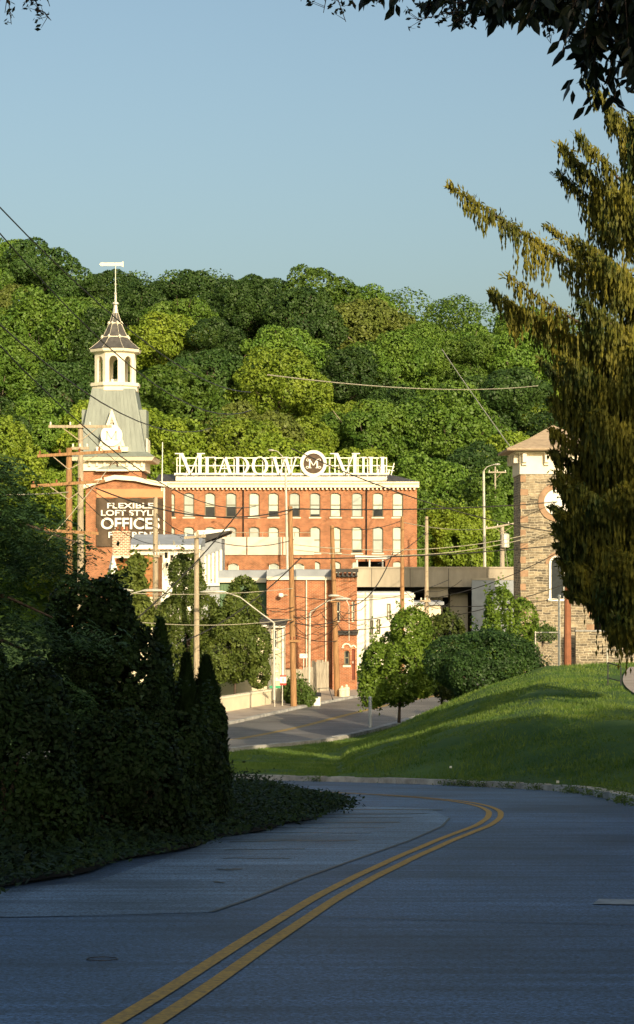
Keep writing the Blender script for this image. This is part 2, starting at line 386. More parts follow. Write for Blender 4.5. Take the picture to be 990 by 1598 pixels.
for k, py in enumerate([1264,1270,1277,1284,1292,1301,1312,1325,1340,1357,1378]):
    a = RP(690-k*22-(k>6)*60-(k>8)*60, py); b = RP(395-k*6, py+rr.uniform(-3,4)); m_ = [(a[0]+(b[0]-a[0])*t, a[1]+(b[1]-a[1])*t+rr.uniform(-.12,.12)) for t in (0,.2,.4,.6,.8,1)]
    tarline(m_, (.10 if k%3 else .17)*(a[1]/36)**2)
# new paving seams, white bar at right
mb = MB(); q = [RP(925,1412),RP(1060,1414),RP(1060,1406),RP(935,1404)]; mb.quad(*[(p[0],p[1],float(Rz(p[1]))+.009) for p in q]); tag(mb.build('stop_line', M['line']), kind='structure')
mb = MB()
cx_, cy_ = RP(160,1498)
mb.ring(0,0,.11,.11,.008,.008,0,.006); mb.v = [(cx_+v[0], cy_+v[2], float(Rz(cy_+v[2]))+.006+v[1]) for v in mb.v]
tag(mb.build('valve_cover', M['iron']), 'small round iron cover set in the near left lane', 'utility cover')

def kerb(name, i0, i1, side, w=.34, h=.15, parent=None, gap=True):
    mb = MB(); L = 0
    for i in range(i0, i1-1):
        ps = []
        for j in (i, i+1):
            e = ROAD[j,2] if side == 'R' else -ROAD[j,3]; sg = 1 if side == 'R' else -1
            for ww in (0, w):
                o_ = e+sg*ww; x = ROAD[j,0]+RN[j,0]*o_; y = ROAD[j,1]+RN[j,1]*o_; ps.append(np.array([x,y,float(Rz(y))]))
        a,b,c,d = ps; jit = rr.uniform(-.012,.012)
        if gap:
            a,c = a+(c-a)*.012, c-(c-a)*.012; b,d = b+(d-b)*.012, d-(d-b)*.012
        up = np.array([0,0,h+jit]); dn = np.array([0,0,-.4])
        mb.add([a+dn,b+dn,d+dn,c+dn,a+up+(b-a)*.08,b+up,d+up,c+up+(d-c)*.08], [(0,3,2,1),(4,5,6,7),(0,1,5,4),(1,2,6,5),(2,3,7,6),(3,0,4,7)])
    return tag(mb.build(name, M['kerb']), kind='structure')
kerb('kerb', 0, NR, 'R', .42); 
iC = int(np.argmin(np.hypot(ROAD[:,0]+3.9,ROAD[:,1]-96.5)))
kerb('kerb', iC, NR, 'L', .25, .14)
# pavement of the far street
pv = MB(); vs = []
for i in range(iC-4, NR):
    for o_ in (-ROAD[i,3]-.25, -ROAD[i,3]-4.2):
        x = ROAD[i,0]+RN[i,0]*o_; y = ROAD[i,1]+RN[i,1]*o_; vs.append((x,y,h1(x,y)+.13 if o_ < -6 else float(Rz(y))+.135))
pv.add(vs, [(2*k,2*k+2,2*k+3,2*k+1) for k in range(len(vs)//2-1)]); tag(pv.build('pavement', M['pave']), kind='structure')

# verge bed along the inner edge (left), near-black to carry the shadow there
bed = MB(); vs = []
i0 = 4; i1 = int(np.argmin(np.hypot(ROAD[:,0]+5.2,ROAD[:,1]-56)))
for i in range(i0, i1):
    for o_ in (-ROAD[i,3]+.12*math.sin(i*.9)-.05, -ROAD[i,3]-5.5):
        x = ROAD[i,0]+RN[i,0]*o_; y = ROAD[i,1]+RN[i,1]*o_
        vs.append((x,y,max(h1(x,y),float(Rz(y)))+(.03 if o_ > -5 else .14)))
bed.add(vs, [(2*k,2*k+2,2*k+3,2*k+1) for k in range(len(vs)//2-1)]); tag(bed.build('shadow_verge_bed', M['soil']), kind='structure')
# path by the stone wall
pa = MB(); vs = []
for k in range(15):
    y = 70+k*.9; xa = y*(972-495)/F+.9*((y-77)/7)**2*.5
    for x in np.linspace(xa, xa+2.6+k*.1, 6): vs.append((x, y, h1(x,y)+.09))
pa.add(vs, [(r_*6+c, r_*6+c+1, r_*6+c+7, r_*6+c+6) for r_ in range(14) for c in range(5)])
tag(pa.build('path', M['pave']), kind='structure')

# ------------------------------------------------------------------ buildings
def facade(mb, x0, x1, z0, z1, y, ops, depth=.22):
    """wall face at y looking to the camera with real recessed openings (xa,xb,za,zb)"""
    X = sorted(set([x0,x1]+[v for o in ops for v in o[:2]])); Z = sorted(set([z0,z1]+[v for o in ops for v in o[2:]]))
    for i in range(len(X)-1):
        run = None
        for j in range(len(Z)-1):
            cx, cz = (X[i]+X[i+1])/2, (Z[j]+Z[j+1])/2
            hole = any(a < cx < b and c < cz < d for a,b,c,d in ops)
            if not hole: mb.quad((X[i],y,Z[j]),(X[i+1],y,Z[j]),(X[i+1],y,Z[j+1]),(X[i],y,Z[j+1]))
    for a,b,c,d in ops:
        e = y+depth
        mb.quad((a,y,c),(a,e,c),(b,e,c),(b,y,c)); mb.quad((a,y,d),(b,y,d),(b,e,d),(a,e,d))
        mb.quad((a,y,c),(a,y,d),(a,e,d),(a,e,c)); mb.quad((b,y,c),(b,e,c),(b,e,d),(b,y,d))
def shell(mb, x0, x1, y, y1, z0, z1):   # the other sides of the block
    mb.quad((x0,y,z0),(x0,y,z1),(x0,y1,z1),(x0,y1,z0)); mb.quad((x1,y,z0),(x1,y1,z0),(x1,y1,z1),(x1,y,z1))
    mb.quad((x0,y1,z0),(x0,y1,z1),(x1,y1,z1),(x1,y1,z0)); mb.quad((x0,y,z1),(x1,y,z1),(x1,y1,z1),(x0,y1,z1))
def window(root, a, b, c, d, y, frame, pane, arch=None, wallmat=None, open_=0, depth=.2, sill=None, sash=True, fw=.09):
    """frame with sashes and panes in the opening; arch = rise of the segmental head"""
    w = b-a; yf = y+depth*.55; fr = MB()
    fr.box(a,a+fw,yf,yf+.08,c,d); fr.box(b-fw,b,yf,yf+.08,c,d); fr.box(a+fw,b-fw,yf,yf+.08,c,c+fw); fr.box(a+fw,b-fw,yf,yf+.08,d-fw,d)
    if sash: zm = (c+d)/2; fr.box(a+fw,b-fw,yf-.02,yf+.06,zm-.04,zm+.04)
    f = fr.build('window', frame, root)
    zb = c+fw
    if open_:
        o = MB().quad((a+fw,yf+.07,zb),(b-fw,yf+.07,zb),(b-fw,yf+.07,zb+open_),(a+fw,yf+.07,zb+open_)); o.build('open_sash', M['glass'], f); zb += open_
    MB().box(a+fw,b-fw,yf+.045,yf+.06,zb,d-fw).build('pane', pane, f)
    if sill: MB().box(a-.08,b+.08,y-.07,y+depth*.5,c-.12,c-.003).build('sill', sill, f)
    if arch is not None:
        h = MB(); R = (w*w/4+arch*arch)/(2*arch); cz = d-R; n = 8; a_ = math.asin(w/2/R)
        cx = (a+b)/2; pts = [(cx+R*math.sin(-a_+2*a_*k/n), cz+R*math.cos(-a_+2*a_*k/n)) for k in range(n+1)]
        top = [(x, z+.25) for x, z in pts]
        for k in range(n):
            h.prism([pts[k],pts[k+1],top[k+1],top[k]], y-.05, y+.1)
        for s in (0, n):   # corner fillers inside the opening
            pass
        for k in range(n):
            h.prism([pts[k],pts[k+1],(pts[k+1][0],d+.01),(pts[k][0],d+.01)], y-.002, y+.12)
        h.build('arch', wallmat, f)
    return f

# --- the mill
YM = 190.; mx = lambda px: PX(px,YM); mz = lambda py: PZ(py,YM)
G0 = -7.6
mill = thing('brick_mill', (mx(450),YM,G0), 'long red brick mill with rows of arched windows under a big rooftop sign', 'factory building')
ops = []; cols = [295,328,361,397,427,460,492,524,557.5,590,621]
rows = [(769,807),(822,863),(876,917),(930,970)]
for c_ in [265]+cols:
    for t_, b_ in rows: ops.append((mx(c_-8.3),mx(c_+8.3),mz(b_),mz(t_)))
w = MB(); facade(w, mx(246), mx(651), G0, mz(761), YM, ops, .25); shell(w, mx(246), mx(651), YM, YM+17, G0, mz(761)); w.build('wall', M['brick'], mill)
rr = random.Random(3)
M['blindt'] = mat('darker_blind', (.33,.37,.34), .4, .2, .5, spec=.6)  # second, darker blind tone
for k, (a,b,c,d) in enumerate(ops):
    op = .9 if k in (8,12) else (rr.uniform(.15,.75) if rr.random() < .38 else 0)
    window(mill, a, b, c, d, YM, M['dframe'], M['blind'] if rr.random() < .75 else M['blindt'], arch=.22, wallmat=M['brick'], open_=op, depth=.25, sill=M['cream'])
cn = MB(); cn.box(mx(244),mx(653),YM-.45,YM-.003,mz(761),mz(755)); cn.box(mx(243),mx(654),YM-.65,YM-.003,mz(755)+.002,mz(752)); cn.box(mx(651)+.003,mx(654.5),YM,YM+17,mz(761),mz(752))
for k in range(62): x = mx(249+k*6.5); cn.box(x,x+.16,YM-.35,YM-.002,mz(764.5),mz(761)-.003)
cn.build('cornice', M['cream'], mill)
rf = MB(); x0,x1 = mx(243),mx(654); z0 = mz(752)+.003; z1 = z0+.9
rf.add([(x0,YM-.65,z0),(x1,YM-.65,z0),(x1,YM+17.6,z0),(x0,YM+17.6,z0),(x0,YM+4,z1),(x1-2.6,YM+4,z1),(x1-2.6,YM+13,z1),(x0,YM+13,z1)],
       [(0,1,5,4),(1,2,6,5),(2,3,7,6),(3,0,4,7),(4,5,6,7)])
rf.build('roof', M['slate'], mill)
for px_ in (572, 380): MB().tube([(mx(px_),YM-.12,G0),(mx(px_),YM-.12,mz(761))], .065).build('downpipe', M['dark'], mill)

# --- rooftop sign (stands on the mill)
YS = YM+.2; sx = lambda px: PX(px,YS); sz = lambda py: PZ(py,YS)
sg = thing('rooftop_sign', (sx(440),YS,sz(750)), 'white open letters reading MEADOW MILL on a steel frame along the mill roof', 'sign')
fr = MB()
for py in (714.5,726.5): fr.box(sx(276),sx(604),YS+.18,YS+.26,sz(py)-.05,sz(py)+.05)
fr.box(sx(272),sx(607),YS+.1,YS+.5,sz(741.5),sz(738))
for k in range(23):
    px = 276+k*14.9; fr.box(sx(px)-.04,sx(px)+.04,YS+.27,YS+.35,sz(750),sz(714))
for px in range(276,606,30):
    fr.beam((sx(px),YS+.3,sz(715)),(sx(px),YS+2.2,sz(748)),.07); fr.beam((sx(px),YS+2.2,sz(748)),(sx(px),YS+.3,sz(740)),.06)
for z_ in (727,733): fr.beam((sx(604),YS+.3,sz(z_)),(sx(616),YS+.9,sz(z_+1)),.06)
fr.beam((sx(616),YS+.9,sz(722)),(sx(611),YS+.7,sz(741)),.08)
fr.build('frame', M['white'], sg)
MB().box(sx(275),sx(603),YS-.5,YS+.05,sz(750.5),sz(744)).build('base_beam', M['cream'], sg)
def glyph(ch, x0, x1, z0, z1):
    mb = MB(); w = x1-x0; h = z1-z0; y0, y1 = YS-.05, YS+.12
    T = min(.17*h, .3*w+.05); t = .075*h; s = .05*h
    if h > 1.9: T = .15*h; t = .055*h
    X = lambda u: x0+u*w
    Z = lambda v: z0+v*h
    def st(xa, za, xb, zb, ww): mb.prism([(xa-ww/2,za),(xa+ww/2,za),(xb+ww/2,zb),(xb-ww/2,zb)], y0, y1)
    def se(xc, z, ww): mb.box(xc-ww/2,xc+ww/2,y0-.003,y1+.003,(z-s if z > z0+h/2 else z),(z if z > z0+h/2 else z+s))
    if ch == 'M':
        st(X(.10),z0,X(.10),z1,t); st(X(.16),z1,X(.50),z0,T); st(X(.50),z0,X(.82),z1,t); st(X(.86),z0,X(.86),z1,T)
        se(X(.10),z0,.26*w); se(X(.86),z0,.3*w); se(X(.06),z1,.3*w); se(X(.9),z1,.3*w)
    elif ch == 'E':
        st(X(.2),z0,X(.2),z1,T)
        for v in (0,.47,.95): mb.box(X(.2),X(.95 if v != .47 else .75),y0+.002,y1-.002,Z(v),Z(v)+s)
        mb.prism([(X(.95),z0),(X(1.02),Z(.25)),(X(.97),Z(.25)),(X(.8),z0)],y0,y1); mb.prism([(X(.95),z1),(X(.97),Z(.78)),(X(.92),Z(.78)),(X(.78),z1)],y0,y1); mb.box(X(.7),X(.75),y0,y1,Z(.36),Z(.62)); se(X(.2),z0,.5*w); se(X(.2),z1,.5*w)
    elif ch == 'A':
        st(X(.1),z0,X(.48),z1,t); st(X(.85),z0,X(.5),z1,T); mb.box(X(.25),X(.7),y0+.002,y1-.002,Z(.32),Z(.32)+s); se(X(.1),z0,.3*w); se(X(.85),z0,.36*w)
    elif ch == 'D':
        st(X(.18),z0,X(.18),z1,T); mb.ring(X(.35),Z(.5),.62*w,h/2,T*.95,s,y0+.002,y1-.002,-PI/2,PI/2,16); mb.box(X(.18),X(.36),y0+.004,y1-.004,z0,z0+s); mb.box(X(.18),X(.36),y0+.004,y1-.004,z1-s,z1); se(X(.15),z0,.36*w); se(X(.15),z1,.36*w)
    elif ch == 'O': mb.ring(X(.5),Z(.5),w*.5,h*.52,T,s,y0,y1)
    elif ch == 'W':
        st(X(.28),z0,X(.1),z1,T); st(X(.3),z0,X(.52),z1,t); st(X(.7),z0,X(.52),z1,T); st(X(.72),z0,X(.92),z1,t)
        se(X(.08),z1,.26*w); se(X(.5),z1,.26*w); se(X(.93),z1,.2*w)
    elif ch == 'I': st(X(.5),z0,X(.5),z1,T); se(X(.5),z0,w); se(X(.5),z1,w)
    elif ch == 'L':
        st(X(.28),z0,X(.28),z1,T); mb.box(X(.28),X(.98),y0+.002,y1-.002,z0,z0+s); mb.prism([(X(.98),z0),(X(1.04),Z(.3)),(X(.97),Z(.3)),(X(.75),z0)],y0+.001,y1-.001); se(X(.25),z0,.52*w); se(X(.25),z1,.52*w)
    mb.build('letter', M['white'], sg)
for ch, a, b, tp in [('M',277,318,707),('E',320,338,713),('A',339,364,713),('D',367,390,713),('O',393,419,713),('W',424,466,713),('M',519,560,707),('I',563,572,713),('L',575,591,713),('L',593,608,713)]:
    glyph(ch, sx(a), sx(b), sz(740.5), sz(tp))
md = MB(); md.ring(sx(489.5),sz(723.5),1.27,1.27,.3,.3,YS-.22,YS+.0,n=40); o_ = md.build('medallion_ring', M['white'], sg)
MB().disc(sx(489.5),sz(723.5),1.0,YS-.1,YS-.02,32).build('medallion_disc', M['brown'], sg)
em = MB(); cx, cz = sx(489.5), sz(723.5); y0, y1 = YS-.2, YS-.1
for s in (-1,1):
    em.prism([(cx+s*.36-.07,cz-.4),(cx+s*.36+.07,cz-.4),(cx+s*.36+.06,cz+.42),(cx+s*.36-.06,cz+.42)],y0,y1)
    em.prism([(cx-.05,cz-.2),(cx+.05,cz-.2),(cx+s*.38+.06,cz+.42),(cx+s*.38-.06,cz+.42)],y0+.003,y1)
    em.ring(cx+s*.56,cz+.34,.14,.13,.05,.05,y0,y1,0,PI*2,12); em.ring(cx+s*.58,cz-.36,.15,.12,.05,.05,y0,y1,0,PI*2,12)
em.box(cx-.5,cx-.2,y0+.002,y1,cz-.44,cz-.38); em.box(cx+.2,cx+.5,y0+.002,y1,cz-.44,cz-.38)
em.build('emblem', M['white'], sg)
# small roof boxes
bx = thing('roof_cabinet', (sx(596),YS+1.5,sz(744)), 'small pale cabinet on the mill roof behind the last letters of the sign', 'roof equipment')
MB().box(sx(590),sx(602),YS+1,YS+2,sz(748),sz(727)).build('body', M['white'], bx); MB().box(sx(589),sx(603),YS+.95,YS+2.05,sz(727)+.002,sz(726)).build('lid', M['panel'], bx)

# --- tower pavilion with banner wall
YA = 181.; ax = lambda px: PX(px,YA); az = lambda py: PZ(py,YA)
tw = thing('mill_tower', (ax(180),YA,G0), 'tall mill tower with grey mansard, white open lantern and flared dark spire', 'tower')
w = MB(); facade(w, ax(134), ax(257), G0, az(757), YA, []); shell(w, ax(134), ax(257), YA, YA+9, G0, az(757))
w.prism([(ax(134),az(757)),(ax(257),az(757)),(ax(228),az(751)),(ax(180),az(748)),(ax(145),az(752))], YA, YA+8.9)
w.build('wall', M['brick'], tw)
co = MB()
pts = [(131,764),(150,756),(180,748.5),(212,751),(240,757),(262,760)]
for (a,b),(c,d) in zip(pts[:-1],pts[1:]):
    co.prism([(ax(a),az(b)),(ax(c),az(d)),(ax(c),az(d-7)),(ax(a),az(b-7))], YA-.5, YA+.3)
co.build('cornice', M['cream'], tw)
MB().box(ax(151),ax(256),YA-.12,YA-.003,az(776.5),az(763)).build('band', M['orange'], tw)
MB().box(ax(255.5),ax(258),YA-.2,YA-.003,az(845),az(757)).build('pilaster', M['cream'], tw)
YT = 185.; tx = lambda px: PX(px,YT); tz = lambda py: PZ(py,YT); CX = tx(180.5)
def sq(mb, r0, z0, r1, z1, cx=CX, cy=YT): mb.lathe(cx, cy, [(r0*1.41421,z0),(r1*1.41421,z1)], 4, PI/4)
s_ = MB(); hw = lambda p: p*YT/F
sq(s_, hw(45), tz(760), hw(45), tz(733)); s_.build('brick_stage', M['brick'], tw)
s_ = MB(); sq(s_, hw(50), tz(737), hw(50), tz(722)); sq(s_, hw(62), tz(722), hw(66), tz(716)); 
for k in range(9): 
    x = CX+hw(-46+k*11.5); s_.box(x-.1,x+.1,YT-hw(50)-.22,YT-hw(50)-.002,tz(730),tz(722)-.01)
s_.build('frieze', M['cream'], tw)
s_ = MB(); sq(s_, hw(67), tz(716)+.003, hw(54), tz(708)); s_.build('eave_roof', M['zinc'], tw)
# small pediment with round lunette
pd = MB(); yb = YT-hw(50)-.5
pd.prism([(tx(157),tz(735)),(tx(207),tz(735)),(tx(200),tz(731)),(tx(184),tz(727.5)),(tx(166),tz(731))], yb, yb+.5)
pd.build('pediment', M['zinc'], tw)
MB().ring(tx(184),tz(731),.42,.42,.12,.12,yb-.1,yb+.1,0,PI,12).build('lunette', M['rustcap'], tw)
MB().box(tx(156),tx(208),yb-.05,yb+.45,tz(738),tz(735)-.003).build('pediment_base', M['cream'], tw)
# mansard
ms = MB(); prof = [(hw(51),tz(708)),(hw(46),tz(680)),(hw(41),tz(650)),(hw(36),tz(625)),(hw(33),tz(609))]
ms.lathe(CX, YT, [(r*1.41421,z) for r,z in prof], 4, PI/4)
for k in range(-6,7):        # standing seams on the front
    for (r0,z0),(r1,z1) in zip(prof[:-1],prof[1:]): ms.beam((CX+k/6.5*r0,YT-r0-.01,z0),(CX+k/6.5*r1,YT-r1-.01,z1),.05,.06)
ms.build('mansard', M['zinc'], tw)
# side dormers
for s in (-1,1):
    dm = MB(); xi = CX+s*hw(30); xo = CX+s*hw(50)
    dm.add([(xi,YT-1.3,tz(641)),(xo,YT-1.3,tz(641)),(xo,YT-1.3,tz(708)),(xi,YT-1.3,tz(708)),(xi,YT+1.3,tz(641)),(xo,YT+1.3,tz(641)),(xo,YT+1.3,tz(708)),(xi,YT+1.3,tz(708))],
           [(0,3,2,1),(4,5,6,7),(0,1,5,4),(1,2,6,5),(2,3,7,6),(3,0,4,7)])
    dm.build('dormer', M['zinc'], tw)
    MB().box(min(xo,xo+s*.12),max(xo,xo+s*.12),YT-1.5,YT+1.5,tz(708),tz(686)).build('dormer_trim', M['cream'], tw)
# front gable with disc
yg = YT-hw(50)-.6
gb = MB()
for s in (-1,1): gb.prism([(tx(181),tz(642)),(tx(181),tz(655)),(tx(181+s*15),tz(700)),(tx(181+s*20),tz(700))], yg, yg+.3)
gb.box(tx(157),tx(206),yg-.1,yg+.8,tz(708),tz(701)); gb.prism([(tx(166),tz(701)),(tx(196),tz(701)),(tx(192),tz(690)),(tx(170),tz(690))],yg+.02,yg+.3)
gbo = gb.build('gable', M['cream'], tw)
MB().prism([(tx(181),tz(646)),(tx(170),tz(690)),(tx(192),tz(690))], yg+.2, yg+2.0).build('gable_wall', M['dark'], tw)
mu = MB(); mu.box(tx(180.4),tx(181.6),yg+.1,yg+.2,tz(690),tz(650)); mu.box(tx(174),tx(188),yg+.1,yg+.2,tz(663),tz(661.7)); mu.build('mullion', M['cream'], tw)
MB().disc(tx(181),tz(683.5),hw(16.5),yg-.25,yg-.03,32).build('medallion', M['white'], tw)
l_ = MB(); M['faint'] = mat('faded_letter', (.62,.57,.42), .7, .1, 2); cx,cz = tx(181),tz(684)
for s in (-1,1):
    l_.box(cx+s*.42-.07,cx+s*.42+.07,yg-.3,yg-.25,cz-.4,cz+.4); l_.prism([(cx-.06,cz-.3),(cx+.06,cz-.3),(cx+s*.42+.07,cz+.4),(cx+s*.42-.07,cz+.4)],yg-.3,yg-.252)
    l_.box(cx+s*.42-.17,cx+s*.42+.17,yg-.305,yg-.25,cz-.4,cz-.34)
l_.build('letter', M['faint'], tw)
# lantern
N8 = 8; R8 = hw(33.5)
pl = MB(); pl.lathe(CX,YT,[(R8*1.12,tz(612)),(R8*1.12,tz(606)),(R8*1.2,tz(604)),(R8*1.2,tz(599)),(R8*1.02,tz(598.5))],8,PI/8); pl.build('lantern_base', M['cream'], tw)
ln = MB(); zt, zb = tz(553), tz(599)
for k in range(8):            # each face: two half piers and an arched head
    a0 = PI/8+k*PI/4; a1 = a0+PI/4
    p0 = Vector((CX+R8*math.cos(a0),YT+R8*math.sin(a0),0)); p1 = Vector((CX+R8*math.cos(a1),YT+R8*math.sin(a1),0)); e = p1-p0
    inn = Vector((CX,YT,0))-(p0+p1)/2; inn = inn.normalized()*.22
    def face(poly):
        fr_ = [p0+e*u+Vector((0,0,z)) for u,z in poly]; n = len(fr_); bk = [v+inn for v in fr_]
        ln.add(fr_+bk, [tuple(range(n)),tuple(range(2*n-1,n-1,-1))]+[(i,n+i,n+(i+1)%n,(i+1)%n) for i in range(n)])
    w_ = .24; za = tz(566)
    face([(0,zb),(w_,zb),(w_,za),(0,za)]); face([(1-w_,zb),(1,zb),(1,za),(1-w_,za)])
    arc = [(.5-(.5-w_)*math.cos(PI*j/10), za+(tz(558)-za)*math.sin(PI*j/10)) for j in range(11)]
    for (u0,z0),(u1,z1) in zip(arc[:-1],arc[1:]): face([(u0,z0),(u1,z1),(u1,zt),(u0,zt)])
    face([(0,za),(w_,za),(w_,zt),(0,zt)]); face([(1-w_,za),(1,za),(1,zt),(1-w_,zt)])
ln.build('lantern', M['cream'], tw)
MB().box(CX-.35,CX+.35,YT-.35,YT+.35,tz(599),tz(592)).build('bell_stand', M['white'], tw)
ev = MB(); ev.lathe(CX,YT,[(R8*1.04,tz(553)),(R8*1.2,tz(551)),(R8*1.24,tz(547)),(R8*1.18,tz(546.5))],8,PI/8); ev.build('lantern_cornice', M['cream'], tw)
sp = MB(); profs = [(R8*1.26,tz(546.4)),(hw(29),tz(536)),(hw(20.5),tz(527)),(hw(14.5),tz(515)),(hw(10),tz(505)),(hw(6.5),tz(494)),(hw(4.2),tz(488))]
sp.lathe(CX,YT,profs,8,PI/8); sp.build('spire', M['slate'], tw)
tr = MB()
for r,z in (profs[2],profs[4]):
    tr.lathe(CX,YT,[(r*1.05,z-.035),(r*1.05,z+.035)],8,PI/8)
    for k in range(8): a = PI/8+k*PI/4; tr.lathe(CX+r*1.05*math.cos(a),YT+r*1.05*math.sin(a),[(.02,z-.2),(.16,z),(.02,z+.2)],4)
for k in range(8):
    a = PI/8+k*PI/4; tr.tube([(CX+r*1.01*math.cos(a),YT+r*1.01*math.sin(a),z) for r,z in profs], .016, 4)
tr.build('spire_trim', M['cream'], tw)
fi = MB(); fi.lathe(CX,YT,[(hw(4.6),tz(489)),(hw(3.4),tz(480)),(hw(2.6),tz(476)),(hw(5.2),tz(475)),(hw(5.2),tz(472.5)),(hw(2),tz(471)),(hw(1.8),tz(460)),(hw(2.6),tz(458)),(hw(1.1),tz(456)),(hw(1),tz(446)),(hw(2),tz(444)),(hw(.8),tz(442)),(hw(.7),tz(412))],8)
fi.build('finial', M['metal'], tw)
va = MB(); va.beam((tx(157),YT,tz(412.5)),(tx(192),YT,tz(412.5)),.1,.3); va.prism([(tx(155),tz(412.5)),(tx(161),tz(409)),(tx(161),tz(416))],YT-.06,YT+.06); va.prism([(tx(184),tz(412)),(tx(193),tz(408)),(tx(193),tz(417))],YT-.06,YT+.06); va.build('weather_vane', M['cream'], tw)

# --- banner
bn = thing('banner', (ax(204),YA-.3,az(850)), 'brown sheet banner with white lettering about flexible loft style offices', 'banner')
bm_ = MB(); nX = 24; x0,x1 = ax(151),ax(254.5)
for i in range(nX):
    a = x0+(x1-x0)*i/nX; b = x0+(x1-x0)*(i+1)/nX; ya = YA-.2-.05*math.sin(i*1.1); yb_ = YA-.2-.05*math.sin((i+1)*1.1)
    bm_.quad((a,ya,az(853)),(b,yb_,az(853)),(b,yb_,az(777.5)+.06*math.sin(i+1)),(a,ya,az(777.5)+.06*math.sin(i)))
bm_.build('sheet', M['brown'], bn)
def text(s, px0, px1, ptop, pbot, y, m, parent, fn, name='lettering', bold=.012):
    cu = bpy.data.curves.new('t', 'FONT'); cu.body = s; cu.extrude = .012; cu.offset = bold; cu.size = 1
    o = bpy.data.objects.new('t', cu); COL.objects.link(o); C.view_layer.update()
    me = bpy.data.meshes.new_from_object(o.evaluated_get(C.evaluated_depsgraph_get())); bpy.data.objects.remove(o)
    v = np.array([p.co for p in me.vertices]); lo = v.min(0); hi = v.max(0)
    x0_, x1_, z0_, z1_ = fn(px0,0).x, fn(px1,0).x, fn(0,pbot).z, fn(0,ptop).z
    o0 = off(parent); out = []
    for p in v: out.append((x0_+(p[0]-lo[0])/(hi[0]-lo[0])*(x1_-x0_)-o0.x, y-p[2]-o0.y, z0_+(p[1]-lo[1])/(hi[1]-lo[1])*(z1_-z0_)-o0.z))
    me.vertices.foreach_set('co', np.array(out).ravel()); me.materials.clear(); me.materials.append(m); me.update()
    q = bpy.data.objects.new(name, me); COL.objects.link(q); q.parent = parent; return q
fa = lambda px, py: P(px,py,YA)
text('FLEXIBLE', 168, 240, 785, 793.5, YA-.3, M['white'], bn, fa, bold=.022)
text('LOFT STYLE', 158.5, 246, 796, 805, YA-.3, M['white'], bn, fa, bold=.022)
text('OFFICES', 158.5, 250, 808, 826, YA-.3, M['white'], bn, fa, bold=.022)
text('FOR RENT', 170, 248, 830, 839.5, YA-.3, M['white'], bn, fa, bold=.022)

def block(name, label, cat, px0, px1, ptop, d, depth, m, base=None, ops=(), roofm=None, roofh=.25, overhang=.25, wallname='wall'):
    """rectangular building; returns root"""
    x0, x1, z1 = PX(px0,d), PX(px1,d), PZ(ptop,d); b0 = base if base is not None else h1((x0+x1)/2, d)-.3
    r = thing(name, ((x0+x1)/2,d,b0), label, cat)
    w = MB(); facade(w, x0, x1, b0, z1, d, list(ops)); shell(w, x0, x1, d, d+depth, b0, z1); w.build(wallname, m, r)
    if roofm: MB().box(x0-overhang,x1+overhang,d-overhang,d+depth+overhang,z1+.003,z1+roofh).build('roof', roofm, r)
    return r
# annex with pale parapet in front of the mill
d = 176.; r = block('annex', 'low brick annex with pale panelled parapet in front of the mill windows', 'building', 330, 492, 866, d, 9, M['brick'], base=-7.6)
pn = MB()
for a,b in ((330,385),(386,441),(442,491)): pn.box(PX(a,d)+.03,PX(b,d)-.03,d-.15,d+.05,PZ(866,d)+.004,PZ(838,d))
pn.build('parapet', M['panel'], r)
rl = MB()
for px in range(335,490,25): rl.tube([(PX(px,d),d+.2,PZ(866,d)),(PX(px,d),d+.2,PZ(831,d))], .03, 4)
rl.tube([(PX(335,d),d+.2,PZ(831,d)),(PX(485,d),d+.2,PZ(831,d))], .03, 4); rl.build('railing', M['woodg'], r)
for a in (365,428,467,500):
    if a < 490: window(r, PX(a-8,d), PX(a+8,d), PZ(905,d), PZ(879,d), d-.25, M['cream'], M['blindt'], arch=.2, wallmat=M['brick'], depth=.2)
# grey fluted shed
d = 165.; r = thing('fluted_shed', P(330,1000,d), 'grey shed with white fluted front and sloping black roof', 'shed')
mb = MB(); mb.prism([(PX(312,d),-8),(PX(346,d),-8),(PX(346,d),PZ(840,d)),(PX(312,d),PZ(850,d))], d, d+6); mb.build('wall', M['roofgrey'], r)
mb = MB()
for k in range(5): mb.tube([P(320+k*6.2,912,d-.12),P(320+k*6.2,868-k*2.5,d-.12)], .13, 8)
mb.box(PX(312,d),PX(347,d),d-.3,d-.003,PZ(914,d),PZ(910,d)); mb.build('fluting', M['white'], r)
mb = MB(); mb.prism([(PX(311,d),PZ(850,d)+.01),(PX(357,d),PZ(831,d)),(PX(357,d),PZ(828,d)),(PX(311,d),PZ(835,d))], d-.5, d+6.4); mb.build('roof', M['darkroof'], r)
mb = MB(); mb.prism([(PX(309,d),PZ(836,d)),(PX(360,d),PZ(828,d)),(PX(360,d),PZ(825.5,d)),(PX(309,d),PZ(828,d))], d-.6, d+6.5); mb.build('roof_trim', M['white'], r)
